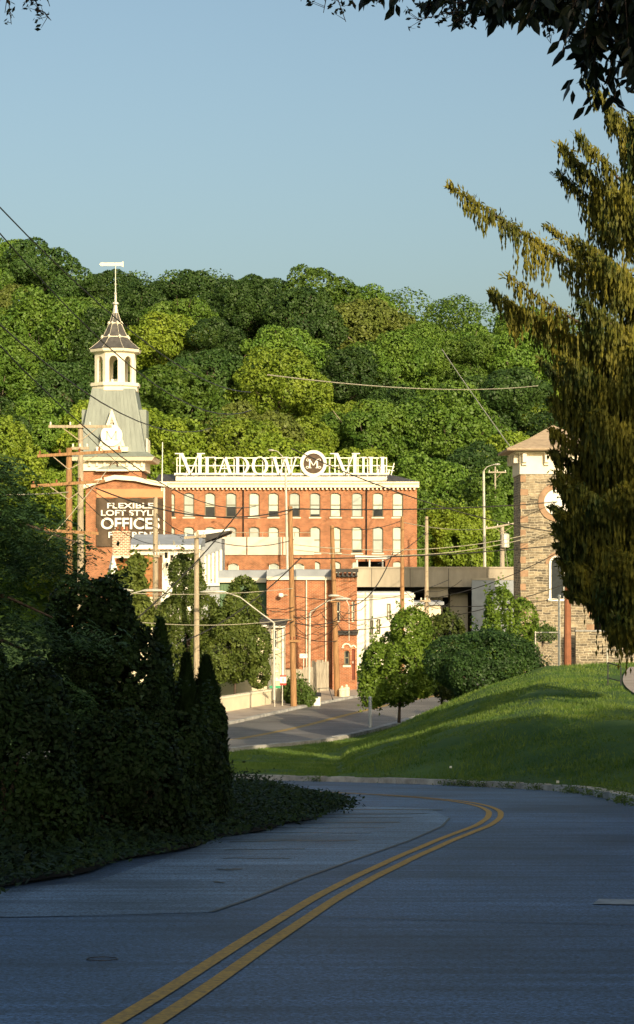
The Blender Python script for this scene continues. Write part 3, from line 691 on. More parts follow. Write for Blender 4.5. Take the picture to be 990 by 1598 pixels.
# white low building with grey roof left of the shed (loading deck)
d = 158.; ops = [(PX(a,d),PX(a+5,d),PZ(b+9,d),PZ(b,d)) for a,b in ((257,862),(266,866),(277,863),(289,868),(299,862),(258,878),(272,880),(285,879),(297,878))]
r = block('loading_shed', 'low white shed front with grey roof and cluttered dark openings', 'shed', 203, 312, 858, d, 7, M['white'], ops=ops)
mb = MB(); x0,x1 = PX(200,d),PX(314,d); mb.add([(x0,d-.4,PZ(850,d)),(x1,d-.4,PZ(850,d)),(x1,d+6,PZ(832,d)),(x0,d+6,PZ(832,d)),(x0,d-.4,PZ(852,d)),(x1,d-.4,PZ(852,d)),(x1,d+6,PZ(852,d)),(x0,d+6,PZ(852,d))],[(0,1,2,3),(4,7,6,5),(0,4,5,1),(1,5,6,2),(2,6,7,3),(3,7,4,0)]); mb.build('roof', M['roofgrey'], r)
MB().box(x0,x1,d-.55,d-.41,PZ(857,d),PZ(851,d)).build('fascia', M['white'], r)
for a,b,c,e in ops: MB().quad((a,d+.2,c),(b,d+.2,c),(b,d+.2,e),(a,d+.2,e)).build('window', M['dark'], r)
mb = MB(); rr = random.Random(8)
for k in range(30):
    px = rr.uniform(248,310); py = rr.uniform(838,885); mb.tube([P(px,py,d-.5),P(px+rr.uniform(-4,4),py+rr.uniform(6,18),d-.5)], .03, 4)
mb.build('brackets', M['wirel'], r)
# brown brick house with chimney
d = 140.; dz_ = lambda py: PZ(py,d); x_ = lambda px: PX(px,d)
r = thing('gabled_house', (x_(215),d,h1(x_(215),d)-.3), 'brown brick house with tall chimney and white dormer among the left trees', 'house')
mb = MB(); mb.box(x_(178),x_(241),d,d+6,h1(x_(215),d)-.4,dz_(931)); mb.build('lower_wall', M['cream2'], r)
M['ochre'] = brick_mat('ochre_brick', (.38,.17,.06), (.27,.11,.04), (.34,.18,.09), .4, .1, .012, stain=.25)
mb = MB(); mb.box(x_(182),x_(243),d-.05,d+6,dz_(931)+.003,dz_(866)); mb.build('upper_wall', M['ochre'], r)
MB().box(x_(180),x_(246),d-.3,d+6.3,dz_(866)+.003,dz_(862)).build('eave', M['cream'], r)
mb = MB(); mb.box(x_(178),x_(204.5),d-.9,d-.055,dz_(868),dz_(832)); mb.box(x_(177),x_(205.5),d-.95,d-.05,dz_(832)+.002,dz_(829)); mb.build('chimney', M['brickc'], r)
mb = MB(); mb.box(x_(180),x_(204),d-1,d-.056,dz_(871),dz_(868)-.003); mb.build('chimney_base', M['cream'], r)
for px in (184,192,199): MB().lathe(x_(px),d-.5,[(.12,dz_(829)),(.1,dz_(822))],8).build('chimney_pot', M['ribbon'], r)
mb = MB(); mb.add([P(176,864,d-1.2),P(170,915,d-1.6),P(192,913,d-1.6),P(176,864,d+1),P(170,915,d+1),P(192,913,d+1)],[(0,1,2),(5,4,3),(0,3,4,1),(1,4,5,2),(2,5,3,0)]); mb.build('dormer', M['white'], r)
mb = MB(); mb.add([P(176,862,d-1.1),P(163,915,d-1.3),P(170,917,d-1.7),P(176.5,863,d-1.3),P(176,862,d+1),P(163,915,d+1)],[(0,1,2,3),(0,4,5,1)]); mb.build('dormer_roof', M['roofgrey'], r)
window(r, x_(206),x_(212),dz_(975),dz_(955),d-.14,M['dframe'],M['glass'],depth=.2)

# green sided shed and flat roofed strip
d = 136.; r = block('green_shed', 'green ribbed metal shed under a grey and cream flat roof edge', 'shed', 343, 416, 909, d, 8, M['green'])
mb = MB(); 
for k in range(15): mb.box(PX(345+k*4.8,d),PX(346+k*4.8,d),d-.06,d-.003,-8.3,PZ(909,d))
mb.build('ribs', M['green'], r)
MB().box(PX(341,d),PX(416,d),d-.3,d+8.3,PZ(909,d)+.003,PZ(902,d)).build('fascia', M['cream'], r)
mb = MB(); mb.box(PX(341,d),PX(416,d),d-.2,d+8.2,PZ(902,d)+.003,PZ(890,d)); mb.build('roof', M['roofgrey'], r)

# --- red brick street building with corner bay
d = 133.; X = lambda px: PX(px,d); Z = lambda py: PZ(py,d)
gb_ = h1(X(500),d)-.3
r = thing('brick_corner_building', (X(485),d,gb_), 'red brick street building with grey roof edge, dark corbelled corner and maroon door', 'building')
ops = [(X(425),X(433),Z(1045),Z(1030))]
w = MB(); facade(w, X(416.5), X(520), gb_, Z(905), d, ops); shell(w, X(416.5), X(520), d, d+9, gb_, Z(905)); w.build('wall', M['brick2'], r)
MB().quad((X(425),d+.2,Z(1045)),(X(433),d+.2,Z(1045)),(X(433),d+.2,Z(1030)),(X(425),d+.2,Z(1030))).build('vent', M['dark'], r)
mb = MB(); mb.box(X(416.5),X(521),d-.2,d+9.2,Z(905)+.003,Z(900)); mb.build('fascia', M['cream'], r)
mb = MB(); mb.box(X(416.5),X(521),d-.15,d+9.1,Z(900)+.003,Z(889)); mb.build('roof', M['roofgrey'], r)
for px_ in (478.5, 508.5): MB().tube([(X(px_),d-.1,gb_),(X(px_),d-.1,Z(905))], .045).build('downpipe', M['cream'], r)
# bay, a little forward
yb = d-.9; ops = [(X(537),X(545.5),Z(1037),Z(1014)),(X(549),X(554),Z(1060),Z(1012)),(X(525),X(531),Z(970),Z(938)),(X(549),X(553.5),Z(970),Z(938))]
X2 = X; Z2 = Z
w = MB(); facade(w, X(519), X(557), gb_, Z(895), yb, ops); shell(w, X(519), X(557), yb, d+9, gb_, Z(895)); w.build('bay_wall', M['brick2'], r)
window(r, *ops[0], yb, M['dframe'], M['glass'], arch=.12, wallmat=M['brick2'], sill=M['cream'])
dr = MB(); a,b,c,e = ops[1]; dr.box(a,b,yb+.12,yb+.18,c,e); dr = dr.build('door', M['door'], r); MB().box(a+.05,a+.1,yb+.06,yb+.12,c+1.1,c+1.25).build('handle', M['metal'], dr)
for o_ in ops[2:]: window(r, *o_, yb, M['cream'], M['glass'], depth=.2, fw=.06)
cc = MB(); cc.box(X(517),X(559),yb-.45,yb+.6,Z(893),Z(887.5)); cc.box(X(518),X(558),yb-.25,yb-.003,Z(900),Z(898))
for k in range(6): x = X(519.5+k*7); cc.box(x,x+.12,yb-.4,yb-.003,Z(899),Z(893)-.003)
cc.build('corbelled_cornice', M['darkroof'], r)
cc = MB(); 
for k in range(5): x = X(522.5+k*7); cc.ring(x+.1,Z(903),.14,.14,.06,.06,yb-.08,yb-.003,0,PI,8)
cc.box(X(519),X(557),yb-.12,yb-.003,Z(906),Z(904)); cc.build('corbels', M['brick2'], r)
cc = MB(); cc.box(X(526),X(559),yb-.35,yb-.003,Z(986),Z(983)); cc.box(X(527),X(558.5),yb-.2,yb-.003,Z(990),Z(986)-.003); cc.build('shop_cornice', M['darkroof'], r)
cc = MB()
for c0,rr_ in ((541,.32),(551.5,.2)): cc.ring(X(c0),Z(1010),rr_,rr_,.09,.09,yb-.09,yb-.052,0,PI,10)
cc.box(X(533),X(537),yb-.08,yb-.003,Z(1010.5),Z(1009)); cc.build('hood_mould', M['cream'], r)
# small wall floodlight
fl = thing('floodlight', P(440,930,d-.5), 'small white round floodlight on the brick wall near the left pole', 'lamp')
mb = MB(); mb.lathe(X(439),d-.55,[(.06,Z(930)-.1),(.17,Z(930)-.03),(.17,Z(930)+.12),(.08,Z(930)+.2)],10); mb.build('head', M['white'], fl)
mb = MB(); mb.tube([(X(439),d-.5,Z(928)),(X(449),d-.04,Z(929))], .03,5); mb.build('bracket', M['metal'], fl)
ws = thing('wall_sign', P(473,1022,d-3), 'pale green and white blank board sign on post before the brick wall', 'sign')
mb = MB(); mb.box(PX(468,130),PX(480,130),130-.03,130+.03,PZ(1027,130),PZ(1020,130)); mb.build('board', M['white'], ws)
mb = MB(); mb.tube([(PX(474,130),130.06,h1(PX(474,130),130)),(PX(474,130),130.06,PZ(1020,130))], .04,5); mb.build('post', M['metal'], ws)

# --- cream house at the bend
d = 121.; X = lambda px: PX(px,d); Z = lambda py: PZ(py,d); gb_ = h1(X(400),d)-.4
ops = [(X(427),X(434),Z(1012),Z(982)),(X(427),X(436),Z(1060),Z(1036))]
r = thing('cream_house', (X(390),d,gb_), 'sunlit cream stucco house at the bend left of the first street pole', 'house')
w = MB(); facade(w, X(322), X(443), gb_, Z(975), d, ops); shell(w, X(322), X(443), d, d+7, gb_, Z(975)); w.build('wall', M['cream2'], r)
window(r, *ops[0], d, M['white'], M['glass'], sill=M['white']); window(r, *ops[1], d, M['white'], M['panel'], sill=M['white'])
mb = MB(); mb.box(X(418),X(447),d-.5,d+7.3,Z(975)+.003,Z(971)); mb.prism([(X(320),Z(975)+.003),(X(418),Z(975)+.003),(X(418),Z(971)),(X(370),Z(950)),(X(320),Z(971))], d-.3, d+7.3); mb.build('roof', M['darkroof'], r)
mb = MB(); mb.box(X(419),X(423),d-.12,d-.003,gb_,Z(975)); mb.box(X(440),X(443.5),d-.12,d-.003,gb_,Z(975)); mb.build('corner_board', M['white'], r)
mb = MB(); mb.box(X(320),X(446),d-.35,d-.301,Z(979),Z(975)); mb.build('gutter', M['white'], r)
# low cream garden wall in front of the house
r = thing('garden_wall', P(390,1110,115), 'low sunlit cream wall along the far pavement below the cream house', 'wall')
gw = MB(); gw.beam((PX(340,112),112,h1(PX(340,112),112)+.45),(PX(420,119),119,h1(PX(420,119),119)+.45),.3,.9); gw.build('body', M['cream2'], r)
gw = MB(); gw.beam((PX(340,112),112,h1(PX(340,112),112)+.95),(PX(420,119),119,h1(PX(420,119),119)+.95),.4,.1); gw.build('coping', M['cream'], r)

# --- white buildings under the viaduct
d = 150.; X = lambda px: PX(px,d); Z = lambda py: PZ(py,d); gb_ = h1(X(600),d)-.3
ops = [(X(578),X(583),Z(990),Z(968)),(X(588),X(594),Z(990),Z(966)),(X(604),X(610),Z(968),Z(942))]
r = block('white_warehouse', 'plain white rendered warehouse under the viaduct beside the brick corner', 'building', 556, 646, 925, d, 8, M['white'], ops=ops)
for o_ in ops: window(r, *o_, d, M['dframe'], M['panel'])
mb = MB(); mb.box(X(556),X(648),d-.1,d-.003,Z(932),Z(928)); mb.tube([(X(571),d-.1,gb_),(X(571),d-.1,Z(925))],.05); mb.build('trim', M['panel'], r)
mb = MB(); mb.box(X(630),X(646),d-1.4,d-.005,gb_,Z(948)); 
for k in range(3): mb.box(X(632+k*5),X(634+k*5),d-1.5,d-1.402,gb_,Z(950))
mb.build('porch', M['white'], r)
r = block('pale_outbuilding', 'smaller cream outbuilding right of the white warehouse under the viaduct', 'building', 648, 688, 944, 156., 6, M['cream2'], roofm=M['roofgrey'])

# --- viaduct
d = 172.; X = lambda px: PX(px,d); Z = lambda py: PZ(py,d)
r = thing('viaduct', (X(700),d,-7.5), 'concrete highway viaduct crossing behind the street with dark gap beneath', 'bridge')
gi = MB(); gi.box(X(553),X(1200),d,d+.4,Z(916),Z(887)); gi.box(X(553),X(1200),d+14,d+14.4,Z(916),Z(887)); gi.build('parapet', M['concrete'], r)
gi = MB(); gi.box(X(553),X(1200),d-.08,d+.48,Z(887)+.003,Z(884.5)); gi.build('coping', M['concrete'], r)
gi = MB(); gi.box(X(553),X(1200),d+.403,d+13.99,Z(914),Z(904)); gi.build('deck', M['concrete'], r)
for px in range(580,1200,60): MB().box(X(px),X(px+.6),d-.02,d-.003,Z(916),Z(887)).build('joint', M['dark'], r)
gi = MB()
for k in range(6): gi.box(X(553),X(1200),d+1+k*2.2,d+1.5+k*2.2,Z(926),Z(914)-.003)
gi.build('girder', M['dark'], r)
for k, (a,b) in enumerate(((672,695),(704,735),(880,930))):
    MB().box(X(a),X(b),d+1.6,d+12,Z(925) if k else Z(928),Z(914)-.01).build('bearing', M['concrete'], r)
    MB().box(X(a+1),X(b-2),d+2,d+4,-8,Z(928) if k == 0 else Z(925)).build('pier', M['concrete'], r)
MB().box(X(664),X(700),d+.5,d+2,Z(932),Z(914)-.004).build('pier_cap', M['concrete'], r)
# dark storage wall behind under the deck
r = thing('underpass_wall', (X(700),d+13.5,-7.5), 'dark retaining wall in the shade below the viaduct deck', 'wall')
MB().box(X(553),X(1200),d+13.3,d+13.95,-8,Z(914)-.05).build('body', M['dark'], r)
r = thing('tower_shadow_sheet', (X(770),d-1,-7.5), 'grey sheet in place of the stone tower shadow below the viaduct', 'wall')  # grey sheet put where the stone tower's shadow falls
MB().box(X(735),X(815),d-1.2,d-1,-8.2,Z(905)).build('body', M['roofgrey'], r); MB().box(X(734),X(815),d-1.25,d-.95,Z(905)+.003,Z(902)).build('coping', M['concrete'], r)
# pale shed roof above the viaduct
r = thing('canopy', (X(580),d+16,Z(900)), 'white flat canopy on thin posts beside the right end of the mill', 'canopy')
MB().box(X(556),X(612),d+4,d+8,Z(872),Z(866)).build('roof', M['white'], r)
for px in (559,579,600): MB().tube([(X(px),d+4.3,Z(905)),(X(px),d+4.3,Z(872))],.08,6).build('post', M['white'], r)
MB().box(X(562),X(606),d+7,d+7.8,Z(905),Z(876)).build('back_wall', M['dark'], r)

# --- stone tower
d = 150.; X = lambda px: PX(px,d); Z = lambda py: PZ(py,d); gb_ = h1(X(870),d)-.4
r = thing('stone_tower', (X(870),d,gb_), 'square rubble stone tower with cream frieze, hipped roof and blank round clock', 'tower')
x0, x1 = X(813), X(927); wdt = x1-x0
w = MB(); w.box(x0,x1,d,d+wdt,gb_,Z(740)); w.build('wall', M['stone'], r)
M['quoin'] = mat('brown_quoin', (.29,.185,.115), .9, .25, 1.5, bump=.3)
for k in range(16):
    za = gb_+.5+k*1.02; 
    if za+.5 > Z(741): break
    s = .55 if k%2 else .38
    MB().box(x0-.03,x0+s,d-.03,d+.3,za,za+.48).build('quoin', M['quoin'], r); MB().box(x1-s,x1+.03,d-.03,d+.3,za,za+.48).build('quoin', M['quoin'], r)
mb = MB(); mb.box(x0-.08,x1+.08,d-.08,d+wdt+.08,Z(740)+.003,Z(708)); mb.box(x0-.4,x1+.4,d-.4,d+wdt+.4,Z(708)+.003,Z(704))
for k in range(4):
    x = x0+.1+k*(wdt-.5)/3; mb.prism([(x,Z(722)),(x+.3,Z(722)),(x+.3,Z(708)-.002),(x,Z(708)-.002)], d-.5, d-.081); mb.box(x-.03,x+.33,d-.3,d-.082,Z(726),Z(722)-.002)
for k in range(4):
    y = d+.3+k*(wdt-.6)/3; mb.box(x0-.5,x0-.081,y,y+.3,Z(722),Z(708)-.002)
mb.build('frieze', M['cream'], r)
cxt = (x0+x1)/2; cyt = d+wdt/2; ev = wdt/2+1.1
mb = MB(); z0 = Z(702); mb.lathe(cxt,cyt,[(ev*1.41421,Z(704)+.003),((ev+.05)*1.41421,z0),((ev+.02)*1.41421,z0+.08),(ev*.55*1.41421,Z(684)),(.1,Z(660))],4,PI/4); mb.build('roof', M['rooftan'], r)
mb = MB(); mb.ring(X(870),Z(784),1.45,1.45,.43,.43,d-.1,d+.02,n=32); mb.build('clock_surround', M['quoin'], r)
mb = MB(); mb.disc(X(870),Z(784),1.0,d-.06,d-.02,32); mb.build('clock_face', M['white'], r)
mb = MB(); zt = Z(880); a,b = X(857),X(883)
mb.ring(X(870),zt,.63,.63,.16,.16,d-.12,d+.02,0,PI,14); mb.box(a,a+.16,d-.12,d+.02,Z(934),zt); mb.box(b-.16,b,d-.12,d+.02,Z(934),zt); mb.box(a-.1,b+.1,d-.2,d+.02,Z(938),Z(934)-.002); fr_ = mb.build('window', M['white'], r)
mb = MB(); mb.box(a+.16,b-.16,d-.05,d-.02,Z(934),zt); mb.disc(X(870),zt,.47,d-.049,d-.021,20); mb.build('pane', M['glass'], fr_)
mb = MB(); mb.ring(X(870),zt,.9,.9,.27,.27,d-.07,d+.02,0,PI,14); mb.build('window_arch', M['quoin'], r)
# stone wall to the right
r = thing('stone_wall', (X(960),d-1,gb_), 'long rubble stone wall running right from the foot of the stone tower', 'wall')
mb = MB(); mb.box(X(893),X(1250),d-2.2,d-1.6,gb_-.5,Z(984)); mb.build('body', M['stone'], r); mb = MB(); mb.box(X(892),X(1250),d-2.3,d-1.5,Z(984)+.003,Z(982)); mb.build('coping', M['kerb'], r)
# ------------------------------------------------------------------ vegetation
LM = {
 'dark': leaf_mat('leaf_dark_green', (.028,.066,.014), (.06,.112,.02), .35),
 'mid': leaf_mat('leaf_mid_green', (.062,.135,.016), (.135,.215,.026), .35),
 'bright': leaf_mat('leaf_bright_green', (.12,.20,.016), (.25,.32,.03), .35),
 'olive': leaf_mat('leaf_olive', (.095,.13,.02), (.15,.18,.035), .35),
 'deep': leaf_mat('leaf_deep_shade_green', (.006,.013,.005), (.016,.034,.009), 1.2, spec=.1, trans=.15),  # near-black, deep shade put into the leaf colour
 'hedge': leaf_mat('leaf_hedge', (.02,.05,.012), (.05,.105,.02), 1.5),
 'street': leaf_mat('leaf_street_tree', (.07,.13,.012), (.15,.22,.022), 1.2),
 'ivy': leaf_mat('leaf_ivy', (.06,.095,.016), (.12,.15,.025), 1.2),
 'spruce': leaf_mat('spruce_needles', (.020,.040,.010), (.19,.165,.02), .9, trans=.08, spec=.15),
 'frond': leaf_mat('leaf_frond', (.022,.055,.016), (.05,.10,.028), 1.5),
 'black': leaf_mat('leaf_glossy_dark', (.010,.016,.008), (.02,.032,.012), 2, trans=.1, rough=.35),
 'weed': leaf_mat('weed_leaf', (.05,.09,.015), (.09,.14,.025), 3),
}
def lobes(rng, R, Hh, n, inner=.62, lr=(.30,.46)):
    c = nrm(rng.normal(size=(n,3))); c[:,2] = np.abs(c[:,2])*1.05-.28; c *= np.array([R*inner, R*inner, Hh*inner])
    c *= rng.uniform(.75,1.15,(n,1)); r = rng.uniform(*lr,n)*min(R,Hh*1.1)
    c = np.vstack([c, [[0,0,0]]]); r = np.append(r, R*.58); return c, r
def lobe_points(rng, c, r, n, squash=.85, low=-.75):
    w = r**2; k = rng.choice(len(r), n, p=w/w.sum()); d = nrm(rng.normal(size=(n,3)))
    # small clumps: pull directions toward random clump centres, so leaves gather in bunches with gaps
    cl = nrm(rng.normal(size=(700,3))); kk = rng.integers(0,700,n); d = nrm(cl[kk]+d*.16)
    p = c[k]+d*(r[k]*rng.uniform(.86,1.06,n))[:,None]*np.array([1,1,squash])
    ok = np.ones(n, bool)
    for i in range(len(r)):
        q = np.linalg.norm((p-c[i])/np.array([1,1,squash]),axis=1) < r[i]*.84; ok &= ~(q & (k != i))
    return p[ok], d[ok]
def trunk_mesh(rng, h, r, R, limbs=7):
    mb = MB(); mb.tube([(0,0,-.6),(r*.3,0,h*.35),(-r*.2,r*.3,h*.7),(0,0,h)], r, 8, r*.35)
    for k in range(limbs):
        a = rng.uniform(0,2*PI); z0 = h*rng.uniform(.35,.85); L = R*rng.uniform(.5,.95)
        mb.tube([(0,0,z0),(L*.45*math.cos(a),L*.45*math.sin(a),z0+L*.4),(L*math.cos(a),L*math.sin(a),z0+L*.95)], r*.38, 5, r*.08)
    return mb
rngv = np.random.default_rng(11)
VAR = []
for v in range(9):
    rng = np.random.default_rng(100+v); R = 6.0; Hh = [5.2,6.4,5.8,7.2,5.0,6.0,6.8,5.5,6.2][v]; cz = Hh*.85+1.2
    c, r = lobes(rng, R, Hh, 44+v*2, inner=.80, lr=(.15,.33)); c[:,:2] *= np.array([1.0+.15*math.sin(v),1.0]); p, dn = lobe_points(rng, c, r, 42000)
    drop = np.sin(p[:,0]*1.3+v)*np.sin(p[:,1]*1.1+v*2)*np.sin(p[:,2]*1.5+v*.7)+.35*np.sin(p[:,0]*3.1+p[:,2]*2.7) > .85; p = p[~drop]; dn = dn[~drop]
    p = p+np.array([0,0,cz]); V = leaves(rng, p, dn, .34, .7)
    VAR.append((V, cz))
var_crown = []; var_trunk = []
for v,(V,cz) in enumerate(VAR):
    o = np_quads('crown', V, LM['mid']); var_crown.append(o.data); bpy.data.objects.remove(o)
    o = trunk_mesh(np.random.default_rng(v), cz*1.05, .36, 5.2, 9).build('trunk', M['barkl'] if v%3 == 0 else M['bark']); var_trunk.append(o.data); bpy.data.objects.remove(o)
def add_tree(x, y, z, s, v, m, rot, label, group, name='tree', sz_=1.0, cat='tree'):
    r = thing(name, (x,y,z), label, cat, group); r.rotation_euler = (0,0,rot); r.scale = (s,s,s*sz_)
    o = bpy.data.objects.new('crown', var_crown[v]); COL.objects.link(o); o.parent = r
    o.material_slots[0].link = 'OBJECT'; o.material_slots[0].material = m
    t = bpy.data.objects.new('trunk', var_trunk[v]); COL.objects.link(t); t.parent = r
    return r

ANCH = [(-400,30,'at the far left edge'),(30,90,'left of the crossarm poles'),(90,150,'just left of the spire'),(150,215,'directly behind the spire'),(215,270,'just right of the spire'),(270,330,'above the sign letters ME'),
 (330,385,'above the sign letters AD'),(385,440,'above the sign letter O'),(440,510,'above the round sign medallion'),(510,575,'above the word MILL'),(575,640,'above the right end of the mill'),
 (640,700,'right of the mill end'),(700,760,'left of the tall viaduct lamp'),(760,830,'above the stone tower eave'),(830,1400,'behind the big spruce')]
ROWN = ['at the foot of the hill','low on the slope','on the lower middle slope','halfway up the hill','on the upper slope','just under the skyline','on the skyline']
COLW = {'dark':'dark green','mid':'mid green','bright':'bright yellow-green','olive':'olive brown-green'}
rr = random.Random(21); hill = []
ysr = [221,240,261,283,307,334,362]
for ri, yy in enumerate(ysr):
    half = 495*yy/F; step = 8.3+ri*.2; n = int((2*half+44)/step)
    for k in range(n):
        x = -half-20+(k+.5*(ri%2))*step+rr.uniform(-2.2,2.2); y = yy+rr.uniform(-6,6)
        s = rr.uniform(.92,1.38)*(1+.02*ri); v = rr.randrange(9); px = 495+x*F/y
        z = h1(x,y)-.6
        if ri == 6: z -= rr.uniform(0,2.5)
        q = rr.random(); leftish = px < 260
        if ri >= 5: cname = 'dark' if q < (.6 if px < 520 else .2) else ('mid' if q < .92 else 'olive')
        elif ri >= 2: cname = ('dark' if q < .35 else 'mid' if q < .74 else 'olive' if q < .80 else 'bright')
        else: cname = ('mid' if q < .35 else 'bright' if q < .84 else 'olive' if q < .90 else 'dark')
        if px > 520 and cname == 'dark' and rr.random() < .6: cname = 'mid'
        if px < -60 or px > 1060: pass
        hill.append((x,y,z,s,v,cname,px,ri))
groups_ = {}
for t in hill:
    a = next((n for lo,hi,n in ANCH if lo <= t[6] < hi), 'at the far left edge' if t[6] < 0 else 'behind the big spruce')
    groups_.setdefault((t[7],a), []).append(t)
for (ri,a), L_ in groups_.items():
    L_.sort(key=lambda t: t[6]); byc = {}
    for t in L_: byc.setdefault(t[5], []).append(t)
    for cn_, l2 in byc.items():
        for i, t in enumerate(l2):
            pos = '' if len(l2) == 1 else (', left one' if i == 0 else ', right one' if i == len(l2)-1 else ', middle one' if len(l2) == 3 else ', %s from left' % ('second','third','fourth')[i-1])
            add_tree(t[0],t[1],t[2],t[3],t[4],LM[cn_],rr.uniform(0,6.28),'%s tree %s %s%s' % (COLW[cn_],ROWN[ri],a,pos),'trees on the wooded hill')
# understorey on the slope so that no bare ground shows between crowns
rng = np.random.default_rng(77); n = 60000
x = rng.uniform(-85,95,n); y = rng.uniform(216,372,n); z = H(x,y)+rng.uniform(0,2.4,n)
V = leaves(rng, np.stack([x,y,z],1), np.tile([0,-.6,.8],(n,1)), .9, .8)
tag(np_quads('undergrowth', V, LM['mid']), kind='stuff')
# far ridge of trees beyond the right shoulder
rng = np.random.default_rng(78); n = 90000
k = rng.integers(0,46,n); cx_ = np.linspace(-70,190,46)+np.sin(np.arange(46)*2.3)*2; d = nrm(rng.normal(size=(n,3))); rad = 6.5+1.6*np.sin(np.arange(46)*1.7)
yy = 470+8*np.sin(np.arange(46)*3.1); p = np.stack([cx_[k],yy[k],np.zeros(n)],1); top = np.interp(495+cx_*F/470,[0,300,480,600,700,770,850,990,1300],[440,430,455,462,470,480,500,520,540])
p[:,2] = ((880-top)*470/F-rad*.9)[k]; p += d*(rad[k]*rng.uniform(.8,1.05,n))[:,None]*np.array([1,1,1.1]); p2 = p.copy(); p2[:,2] -= 9
V = leaves(rng, np.vstack([p,p2]), np.vstack([d,d]), .62, .8); tag(np_quads('far_wood', V, LM['mid']), kind='stuff')

def bush(name, label, cat, cx, cy, z0, R, Hh, n, size, m, seed, group=None, trunk=None, nl=14, lr=(.28,.45), ry=None, extra=None, top=None):
    rng = np.random.default_rng(seed); c, r = lobes(rng, R, Hh, nl, lr=lr)
    p, dn = lobe_points(rng, c, r, int(n*2.2)); size *= 1.3
    # uneven outline: leafy shoots that stick out of the lobes
    ns = int(30+R*22); tips = rng.integers(0,len(p),ns); tl = rng.uniform(.06,.26,ns)*min(R,2.2); q = []; qd = []
    for k in range(ns):
        m_ = rng.integers(14,34); t = rng.uniform(0,1,m_)[:,None]; ax_ = dn[tips[k]]*.8+np.array([0,0,.5])+rng.normal(size=3)*.3
        q.append(p[tips[k]]+ax_*tl[k]*t+rng.normal(size=(m_,3))*size*.5); qd.append(np.tile(dn[tips[k]],(m_,1))+rng.normal(size=(m_,3))*.5)
    drop = np.sin(p[:,0]*7.1/max(R,.6)+seed)*np.sin(p[:,1]*5.3/max(R,.6))*np.sin(p[:,2]*6.7/max(R,.6)+seed*.7) > .6
    p = p[~drop]; dn = dn[~drop]; p = np.vstack([p]+q); dn = np.vstack([dn]+qd)
    if ry: p[:,1] *= ry/R
    root = thing(name, (cx,cy,z0), label, cat, group); base = (trunk or 0)+Hh*.62
    lo = np.percentile(p,.8,axis=0); hi = np.percentile(p,99.2,axis=0)
    p[:,0] = (p[:,0]-lo[0])/(hi[0]-lo[0])*2*R-R; zt_ = top if top else (trunk or 0)+Hh*1.6
    p[:,2] = (trunk or 0)+(p[:,2]-lo[2])/(hi[2]-lo[2])*(zt_-(trunk or 0))
    p = p+np.array([cx,cy,z0])
    V = leaves(rng, p, dn, size, .6)
    if extra is not None: V = np.vstack([V, extra])
    np_quads('crown', V, m, root)
    t = MB(); h = (trunk or .3)+Hh*.6
    t.tube([(cx,cy,z0-.3),(cx+.03*R,cy,z0+h*.5),(cx,cy,z0+h)], max(.05,R*.045), 7, .03)
    rr = random.Random(seed)
    for k in range(6):
        a = rr.uniform(0,2*PI); zz = z0+h*rr.uniform(.3,.7); t.tube([(cx,cy,zz),(cx+R*.35*math.cos(a),cy+R*.35*math.sin(a),zz+Hh*.3),(cx+R*.6*math.cos(a),cy+R*.6*math.sin(a),zz+Hh*.5)], max(.03,R*.022), 5, .015)
    t.build('trunk', M['bark'], root); return root
def bushP(name, label, cat, px0, px1, ptop, pbase, d, m, seed, n=14000, size=.14, trunk=None, group=None, **kw):
    cx = PX((px0+px1)/2,d); R = (px1-px0)/2*d/F; z0 = PZ(pbase,d); Hh = (pbase-ptop)*d/F-(trunk or 0)
    return bush(name, label, cat, cx, d, z0, R, Hh*.62, n, size, m, seed, group, trunk, top=Hh+(trunk or 0), **kw)
# middle distance
bushP('street_tree','round bright green street tree on thin trunk beside the bending street','tree',562,684,953,1118,95,LM['street'],1,22000,.13,trunk=.55,nl=20)
bushP('shrub','large dense dark green shrub on the crest of the lawn','shrub',668,846,985,1102,88,LM['hedge'],2,42000,.10,nl=24,lr=(.3,.5))
bushP('shrub','tall leafy sunlit shrub rising behind the dark shrub, before the stone tower','shrub',738,842,920,1080,93,LM['street'],3,14000,.12,nl=14)
bushP('shrub','loose olive green shrub between street tree and dark shrub','shrub',640,740,960,1090,100,LM['ivy'],4,12000,.13)
bushP('ivy_tree','sunlit ivy-clad tree behind the pale street pole, left of the green shed','tree',244,342,868,1104,118.5,LM['ivy'],5,26000,.14,nl=20,trunk=1.2)
bushP('ivy_tree','broad sunlit leafy tree in front of the green metal shed','tree',312,420,905,1106,117.8,LM['ivy'],6,28000,.14,nl=20,trunk=1.5)
bushP('tree','small sunlit tree with drooping sprays behind the left street lamps','tree',176,240,868,1000,110,LM['olive'],7,7000,.2)
bushP('tree','dark green tree between mill end and tall viaduct lamp','tree',600,700,800,905,200,LM['mid'],8,16000,.25)
bushP('tree','leafy tree above the viaduct beside the tall viaduct lamp','tree',672,775,790,905,198,LM['bright'],9,16000,.25)
bushP('tree','darker tree above the viaduct touching the stone tower','tree',745,830,765,905,202,LM['mid'],10,16000,.25)
bushP('tree','mid green tree above the viaduct behind the transformer pole','tree',790,920,740,905,206,LM['dark'],12,16000,.25)
bushP('shrub','small green bush at the foot of the thick street pole by the board fence','shrub',455,492,1058,1104,118.5,LM['weed'],13,2500,.12)
bushP('shrub','small bush behind the no-entry style sign by the cream house','shrub',441,460,1060,1100,119.5,LM['weed'],14,1500,.12)
bushP('shrub','low yellow-green bush at the chain-link fence right of the dark shrub','shrub',826,868,975,1000,100,LM['weed'],15,1800,.12)

